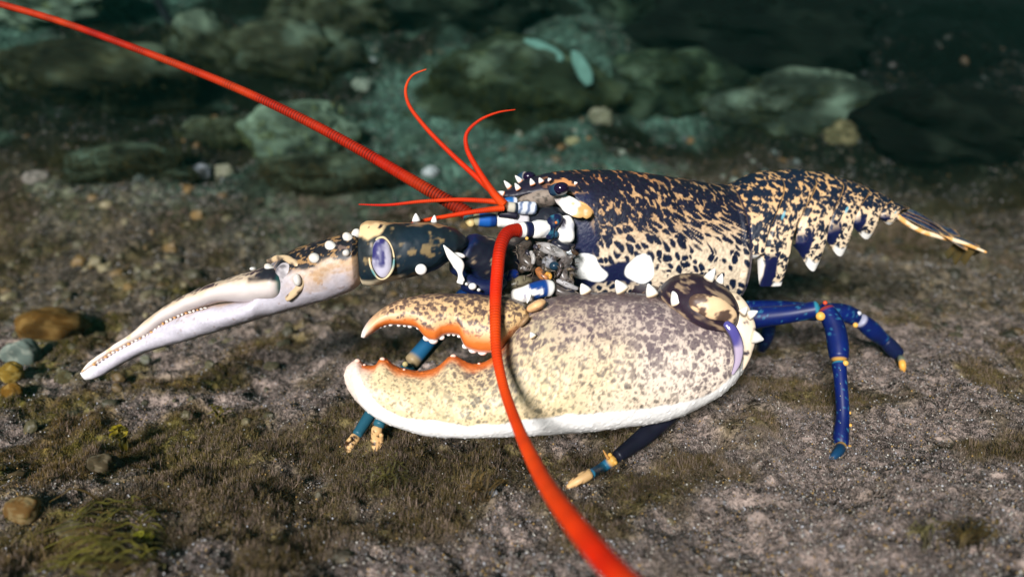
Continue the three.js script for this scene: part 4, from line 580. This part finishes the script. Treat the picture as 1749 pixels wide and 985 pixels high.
  part('walking_leg', [
    limb([[760, 560, 0.515, 13], [690, 640, 0.498, 12], [645, 690, 0.480, 11], [608, 745, 0.466, 9]], ends(null, 0, null, 0, () => [0.015, 0.08, 0.12]), { nv: 20 }), limb([[610, 742, 0.466, 9], [600, 758, f4 + 0.003, 9.5], [594, 776, f4 - 0.001, 4]], claspTip, { nv: 16 }), limb([[600, 748, 0.462, 4], [592, 758, f4 + 0.001, 4], [590, 770, f4, 2]], claspTip, { nv: 12 }),
  ], shell);
  part('walking_leg', [limb([[1060, 690, 0.515, 12], [1000, 735, 0.50, 11], [960, 765, 0.487, 8]], () => [0.05, 0.03, 0.02], { nv: 18 }), limb([[962, 764, 0.487, 7], [940, 772, 0.482, 7], [918, 777, 0.478, 2]], () => [0.42, 0.24, 0.12], { nv: 14 })], shell);
  part('walking_leg', [limb([[1190, 560, 0.555, 15], [1260, 535, 0.560, 14], [1320, 532, 0.562, 12]], legBlue, { nv: 18 }), limb([[1318, 530, 0.562, 11], [1312, 570, 0.575, 11], [1300, 600, foot(1300, 600), 6]], legBlue, { nv: 18 })], shell);
}

// ================================================================ rocks, stones, weeds and shells
function rock(name, px, py, wpx, hpx, label, category, { seed = 1, tone = [0.05, 0.045, 0.03], tone2 = [0.09, 0.085, 0.06], deep = 0.8, rough = 0.42, fuzz = 700, fuzzTone = tone2.map((q, i) => q * [0.5, 0.62, 0.3][i]), fuzzLen = 0.020, group = null, sink = 0.25, n = 70, turn = 0 } = {}) {
  const { p, d } = onBed(px, py), rx = wpx / 2 * d / FPX, ry = hpx * d / FPX, rz = rx * deep, cy = p.y + ry * (0.5 - sink * 0.5);
  const cz = p.z - rz * 0.75, C = new THREE.Vector3(p.x, Math.max(cy, 0), cz), ct = Math.cos(turn), st = Math.sin(turn);
  const gy = ground(C.x, C.z); const top = p.y + ry, h = Math.max(ry * 0.55, (top - gy) * 0.62); C.y = top - h;
  const g = grid(n, Math.round(n * 1.4), (u, v) => {
    const f = u * Math.PI, a = v * 2 * Math.PI, x = Math.sin(f) * Math.cos(a), y = Math.cos(f), z = Math.sin(f) * Math.sin(a), e = (q) => Math.sign(q) * Math.abs(q) ** 0.95;
    const k = 1 + rough * fbm(x * 1.3 + seed * 7.3, y * 1.3 + seed, z * 1.3, 5) * 1.6, X = e(x) * rx * k, Z = e(z) * rz * k;
    return new THREE.Vector3(X * ct - Z * st, e(y) * h * k, X * st + Z * ct);
  }, (q) => { const s = 1 / Math.max(rx, 0.01), f = fbm(q.x * s * 4 + seed, q.y * s * 4, q.z * s * 4, 5), k = Math.max(0.15, 1 + 0.6 * fbm(q.x * 90, q.y * 90, q.z * 90, 3) + (fuzz > 100 ? 1.3 : 0.9) * fbm(q.x * 34 + seed, q.y * 34, q.z * 34, 3)); const dust = fuzz > 100 ? 0.5 * smooth(0.0, 0.3, fbm(q.x * 26 + seed, q.y * 26, q.z * 26, 4)) * (tone2[0] + tone2[1]) * 6 : 0; const c = mix(mix(tone, tone2, smooth(-0.1, 0.25, f)), [0.15, 0.17, 0.15], clamp(dust, 0, 0.6)).map((q, i) => fuzz > 100 ? q * [0.34, 0.48, 0.40][i] : q * 0.75); return [c[0] * k, c[1] * k, c[2] * k]; }, { closed: true, disp: (q) => Math.min(rx, h) * (fuzz > 100 ? 0.13 : 0.09) * fbm(q.x * 30, q.y * 30, q.z * 30 + seed, 4) });  // boulder tones are darkened and tinted: light falloff and water haze painted in
  const o = mesh(name, g, matte); o.position.copy(C); tag(o, label, category, group);
  if (fuzz) {
    const r = rng(seed * 101 + 7), list = [], ps = g.attributes.position, nn = g.attributes.normal;
    while (list.length < fuzz) { const i = Math.floor(r() * ps.count); if (nn.getY(i) < -0.1 || r() > 0.35 + 0.65 * nn.getY(i)) continue; const q = 0.25 + 0.6 * r(), l = fuzzLen * (0.4 + 0.8 * r()); list.push([ps.getX(i), ps.getY(i) - 0.001, ps.getZ(i), l, l, r() * 6.28, (r() - 0.5) * 1.2, [fuzzTone[0] * q, fuzzTone[1] * q, fuzzTone[2] * q]]); }
    const m = instances('algae_fuzz', tuft(seed + 60, 9, 0.03), turfMat, list, o); m.userData.kind = 'stuff';
  }
  return o;
}
const SANDY = { tone: [0.16, 0.18, 0.15], tone2: [0.27, 0.30, 0.25], fuzz: 250 };
rock('boulder', 120, 186, 360, 108, 'long low dark brown boulder with a shadowed foot at the left edge', 'boulder', { seed: 3, deep: 0.5, fuzz: 1500, tone: [0.03, 0.026, 0.016], tone2: [0.06, 0.05, 0.03] });
rock('boulder', 470, 150, 230, 105, 'dark weedy boulder behind the long red antenna', 'boulder', { seed: 4, fuzz: 1300 });
rock('boulder', 570, 66, 200, 90, 'dark rounded boulder high at the top behind the antennules', 'boulder', { seed: 5, fuzz: 900 });
rock('boulder', 855, 235, 330, 150, 'broad dark green weedy boulder behind the curled antennules', 'boulder', { seed: 6, deep: 0.6, fuzz: 2600, tone: [0.03, 0.036, 0.022], tone2: [0.07, 0.075, 0.045] });
rock('boulder', 350, 130, 130, 110, 'dark mossy upright rock at the top left just above the red antenna', 'boulder', { seed: 7, fuzz: 800 });
rock('boulder', 380, 262, 150, 62, 'mossy rock under the middle of the long red antenna', 'boulder', { seed: 8, fuzz: 900 });
rock('boulder', 505, 262, 190, 88, 'pale grey green sandy rock touching the red antenna', 'boulder', { seed: 9, ...SANDY, deep: 0.6 });
rock('boulder', 545, 335, 240, 70, 'low brown weedy mound in front of the pale sandy rock', 'boulder', { seed: 10, fuzz: 1700, fuzzTone: [0.05, 0.045, 0.018] });
rock('boulder', 190, 315, 230, 66, 'low olive weedy rock at the left below the red antenna', 'boulder', { seed: 12, fuzz: 1500, fuzzTone: [0.045, 0.042, 0.015] });
rock('boulder', 1140, 215, 250, 130, 'dark green rock above the front of the lobster shell', 'boulder', { seed: 13, fuzz: 900, tone: [0.022, 0.03, 0.02], tone2: [0.045, 0.055, 0.036] });
rock('boulder', 1390, 225, 300, 100, 'low greenish rock above the lobster tail', 'boulder', { seed: 14, deep: 0.5, fuzz: 900, tone: [0.045, 0.05, 0.042], tone2: [0.10, 0.105, 0.09] });
rock('boulder', 1330, 130, 420, 150, 'rock at the upper right with the gloom put into its near black colour', 'boulder', { seed: 15, fuzz: 500, tone: [0.002, 0.003, 0.0025], tone2: [0.005, 0.0065, 0.005] });  // tones near black: the missing light is put into the colour
rock('boulder', 1640, 280, 330, 130, 'brown rock at the right edge with the fade to darkness put into its colour', 'boulder', { seed: 16, fuzz: 800, tone: [0.003, 0.003, 0.0022], tone2: [0.0075, 0.0075, 0.0055] });  // light falloff at the right edge painted into these tones
rock('boulder', 1120, 70, 260, 120, 'green rock at the top centre under the dark water with dimness put into its colour', 'boulder', { seed: 17, fuzz: 500, tone: [0.01, 0.015, 0.01], tone2: [0.02, 0.0275, 0.018] });  // tones lowered so that the dimness sits in the colour
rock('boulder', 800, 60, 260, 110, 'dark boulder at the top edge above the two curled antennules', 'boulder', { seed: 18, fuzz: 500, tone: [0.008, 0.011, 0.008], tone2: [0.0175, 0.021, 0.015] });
rock('boulder', 60, 60, 260, 110, 'teal grey sandy rock in the top left corner', 'boulder', { seed: 19, ...SANDY });
// stones one can tell apart at the left and in the bed
const SM = { n: 34, fuzz: 0, rough: 0.22, sink: 0.1 };
for (const [x, y, w, h, label, tone, tone2, seed] of [
  [68, 574, 120, 36, 'flat amber brown stone left of the slender claw tip', [0.24, 0.12, 0.025], [0.34, 0.20, 0.06], 31],
  [22, 622, 70, 34, 'pale teal flat stone at the left edge under the amber stone', [0.30, 0.38, 0.33], [0.45, 0.5, 0.42], 32],
  [104, 660, 34, 24, 'small pale olive pebble beside the dark patch under the slender claw tip', [0.26, 0.22, 0.10], [0.36, 0.34, 0.2], 33],
  [12, 655, 40, 34, 'yellow ochre pebble at the left edge below the teal stone', [0.42, 0.26, 0.04], [0.5, 0.36, 0.1], 34],
  [14, 678, 34, 22, 'orange ochre pebble lowest of those at the left edge', [0.4, 0.2, 0.03], [0.5, 0.3, 0.08], 35],
  [246, 622, 18, 15, 'tiny pale round pebble under the tip half of the slender claw', [0.45, 0.45, 0.3], [0.5, 0.5, 0.42], 36],
  [840, 850, 20, 14, 'tiny grey white pebble left of the front antenna', [0.35, 0.36, 0.4], [0.45, 0.46, 0.5], 37],
  [543, 858, 14, 18, 'small upright cream pebble in the weed at the bottom', [0.4, 0.34, 0.22], [0.5, 0.45, 0.33], 38],
  [1147, 904, 16, 18, 'small cream yellow shell chip at the bottom right of the antenna', [0.6, 0.48, 0.28], [0.66, 0.56, 0.4], 39],
  [380, 306, 34, 26, 'pale square stone under the red antenna', [0.4, 0.42, 0.28], [0.5, 0.5, 0.38], 41],
  [340, 308, 36, 26, 'blue grey stone left of the pale square stone', [0.26, 0.3, 0.36], [0.36, 0.4, 0.44], 42],
  [735, 303, 28, 18, 'pale blue white pebble right of the thick red antenna', [0.42, 0.5, 0.52], [0.55, 0.62, 0.62], 43],
  [55, 316, 44, 24, 'white and amber pebble at the left edge in the middle distance', [0.45, 0.42, 0.36], [0.55, 0.5, 0.45], 44],
  [618, 156, 34, 22, 'pale green stone between the red antenna and the left antennule', [0.2, 0.28, 0.22], [0.3, 0.38, 0.3], 45],
  [1035, 178, 38, 26, 'pale stone with an orange flake behind the lobster head', [0.3, 0.25, 0.13], [0.36, 0.36, 0.28], 46],
  [1028, 214, 42, 30, 'olive stone just above the lobster head', [0.2, 0.22, 0.14], [0.26, 0.28, 0.2], 47],
  [978, 248, 24, 14, 'small pale yellow pebble between antennules and lobster shell', [0.42, 0.44, 0.22], [0.5, 0.5, 0.3], 48],
  [1360, 216, 60, 40, 'pale yellow green stone above the lobster tail', [0.2, 0.22, 0.12], [0.32, 0.33, 0.18], 49],
  [1445, 250, 60, 42, 'olive brown stone behind the lobster tail hump', [0.12, 0.12, 0.06], [0.2, 0.19, 0.10], 50],
  [165, 808, 46, 30, 'brown grey stone half buried at the lower left', [0.12, 0.09, 0.05], [0.2, 0.16, 0.1], 51],
  [30, 890, 60, 36, 'orange brown stone in the lower left corner beside the seaweed', [0.3, 0.16, 0.05], [0.36, 0.26, 0.12], 52],
  [118, 925, 56, 34, 'olive grey stone below the green seaweed fronds', [0.12, 0.1, 0.05], [0.2, 0.17, 0.1], 53],
  [575, 962, 44, 12, 'flat cream shell fragment at the bottom of the bed', [0.36, 0.3, 0.22], [0.44, 0.39, 0.3], 54],
]) rock('stone', x, y, w, h, label, 'stone', { ...SM, fuzz: w > 42 ? 90 : w > 20 ? 30 : 0, fuzzLen: 0.004, tone: tone.map((q) => q * 0.45), tone2: tone2.map((q) => q * 0.6), seed });

// two pale slipper-shaped shells lying far back
for (const [x0, y0, x1, y1, w, label] of [[895, 68, 962, 103, 12, 'pale teal elongated shell lying far behind the antennules'], [978, 86, 1008, 146, 13, 'pale teal drooping shell right of the elongated one']]) {
  const d0 = onBed((x0 + x1) / 2, Math.max(y0, y1) + 8).d - (x0 > 950 ? 0.09 : 0.11);
  const g = limb([[x0, y0, d0, w * 0.25], [lerp(x0, x1, 0.35), lerp(y0, y1, 0.3), d0 - 0.004, w * 0.9], [lerp(x0, x1, 0.7), lerp(y0, y1, 0.65), d0 - 0.002, w], [x1, y1, d0, w * 0.5]], (t, a, p) => { const k = 1 + 0.3 * fbm(p.x * 120, p.y * 120, p.z * 120, 3); return [0.065 * k, 0.15 * k, 0.125 * k]; }, { nv: 26, squash: 0.5, disp: (p) => 0.001 * fbm(p.x * 90, p.y * 90, p.z * 90, 3) });
  g.computeBoundingBox(); const c = g.boundingBox.getCenter(new THREE.Vector3()); g.translate(-c.x, -c.y, -c.z); const o = mesh('shell', g, matte); o.position.copy(c); tag(o, label, 'shell');
}
{ // a dark stick leaning at the top left
  const b = onBed(305, 62), g = limb([[258, -22, b.d - 0.02, 7], [280, 22, b.d - 0.012, 7.5], [293, 42, b.d - 0.005, 7], [306, 66, b.d + 0.004, 6]], (t, a, p) => { const k = 0.8 + 0.4 * noise(p.x * 200, p.y * 200, p.z * 200); return [0.006 * k, 0.008 * k, 0.010 * k]; }, { nv: 14 });
  g.translate(-b.p.x, -b.p.y, -b.p.z); const o = mesh('stick', g, matte); o.position.copy(b.p); tag(o, 'thin dark stick leaning out of the sand at the top left', 'stick');
}
// seaweeds: each a clump of separate fronds
function ribbon(P, wide, tone, forked) {                                        // P: points of the midrib
  const c = new THREE.CatmullRomCurve3(P), n = 18;
  return grid(n, 2, (u, v) => { const p = c.getPoint(u), t = c.getTangent(u), s = t.clone().cross(new THREE.Vector3(0.1, 1, 0.25)).normalize(), w = wide * Math.sin(Math.PI * clamp(0.12 + 0.86 * u)) ** 0.6 * (1 + 0.25 * Math.sin(u * 21)); return p.addScaledVector(s, (v - 0.5) * w).add(new THREE.Vector3(0, 0.12 * w * Math.cos(v * 6.28), 0)); },
    (p, u) => { const k = 0.75 + 0.5 * noise(p.x * 160, p.y * 160, p.z * 160); return [tone[0] * k * (0.7 + 0.5 * u), tone[1] * k * (0.7 + 0.5 * u), tone[2] * k]; });
}
function seaweed(label, px, py, list, group) {                                  // list: [from px, py, to px, py, lift, width in pixels, tone]
  const root = onBed(px, py).p, o = new THREE.Group(); o.name = numbered('seaweed'); scene.add(o); o.position.copy(root); tag(o, label, 'seaweed', group);
  const r = rng(Math.round(px * 13 + py));
  for (const [x0, y0, x1, y1, lift, w, tone] of list) {
    const a = onBed(x0, y0), d1 = a.d - (lift ?? 0.01) * 0.6 - (y1 > y0 ? (y1 - y0) * 0.0002 : 0), e = at(x1, y1, d1), P = [];
    e.y = Math.max(e.y, ground(e.x, e.z) + 0.003);
    for (let k = 0; k <= 5; k++) { const t = k / 5, q = a.p.clone().lerp(e, t); q.y += lift * Math.sin(Math.PI * t) * 0.8 + (k ? 0.0016 * (r() - 0.5) : -0.002); q.x += k && k < 5 ? 0.004 * (r() - 0.5) : 0; q.z += k && k < 5 ? 0.004 * (r() - 0.5) : 0; q.y = Math.max(q.y, ground(q.x, q.z) + (k ? 0.0025 : -0.002)); P.push(q.sub(root)); }
    mesh('frond', ribbon(P, w * a.d / FPX, tone), leafMat, o);
  }
  return o;
}
const leafMat = new THREE.MeshPhysicalMaterial({ vertexColors: true, roughness: 0.6, transmission: 0.35, thickness: 0, specularIntensity: 0.3, side: THREE.DoubleSide });
{
  const OL = [0.15, 0.13, 0.02], YG = [0.30, 0.30, 0.02], BR = [0.12, 0.075, 0.02], r = rng(9);
  const fr = []; for (let k = 0; k < 95; k++) { const y0 = 868 + 116 * r(), x0 = 170 + 130 * r(), l = 40 + 110 * r(); fr.push([x0, y0, x0 - l, y0 + (r() - 0.35) * 60, 0.003 + 0.008 * r(), 2.2 + 2.6 * r(), r() < 0.55 ? OL : r() < 0.5 ? BR : [0.13, 0.115, 0.025]]); }
  seaweed('bed of long olive green seaweed fronds trailing left in the lower left corner', 240, 930, fr);
  const f2 = []; for (let k = 0; k < 9; k++) f2.push([262 - 10 * r(), 930 + 10 * r(), 235 + 38 * r() - 4, 920 + 22 * r(), 0.005, 9, YG]); seaweed('bright yellow green sprig at the right end of the long fronds', 258, 932, f2);
  const f3 = []; for (let k = 0; k < 12; k++) f3.push([212 + 6 * r(), 768 + 6 * r(), 183 + 34 * r(), 728 + 26 * r(), 0.008, 8, k < 6 ? [0.36, 0.28, 0.015] : OL]); seaweed('small yellow fan shaped seaweed near the left edge', 212, 770, f3);
  const f4 = []; for (let k = 0; k < 10; k++) f4.push([375 + 8 * r(), 722 + 6 * r(), 352 + 56 * r(), 690 + 22 * r(), 0.006, 4, [0.16, 0.13, 0.02]]); seaweed('thin olive seaweed tuft below the slender claw', 375, 722, f4);
  const f5 = []; for (let k = 0; k < 20; k++) f5.push([820 + 30 * (r() - 0.5), 856 + 12 * r(), 770 + 110 * r(), 800 + 50 * r(), 0.006, 3, BR]); seaweed('wispy brown weed tuft beneath the big claw', 820, 858, f5);
  const f6 = []; for (let k = 0; k < 26; k++) f6.push([1655 + 50 * (r() - 0.5), 930 + 24 * r(), 1600 + 120 * r(), 880 + 60 * r(), 0.008, 5, [0.10, 0.07, 0.022]]); seaweed('blurry brown weed clump in the lower right corner', 1655, 935, f6);
  const f7 = []; for (let k = 0; k < 16; k++) f7.push([1580 + 20 * (r() - 0.5), 930 + 14 * r(), 1545 + 70 * r(), 890 + 40 * r(), 0.008, 3, [0.2, 0.17, 0.07]]); seaweed('thin pale straw like weed left of the brown corner clump', 1580, 935, f7);
  const f8 = []; for (let k = 0; k < 22; k++) f8.push([660 + 70 * (r() - 0.5), 830 + 20 * r(), 610 + 110 * r(), 770 + 55 * r(), 0.006, 3, [0.10, 0.085, 0.02]]); seaweed('dark olive weed tuft behind the two spotted leg tips', 660, 832, f8);
}
renderer.render(scene, camera);
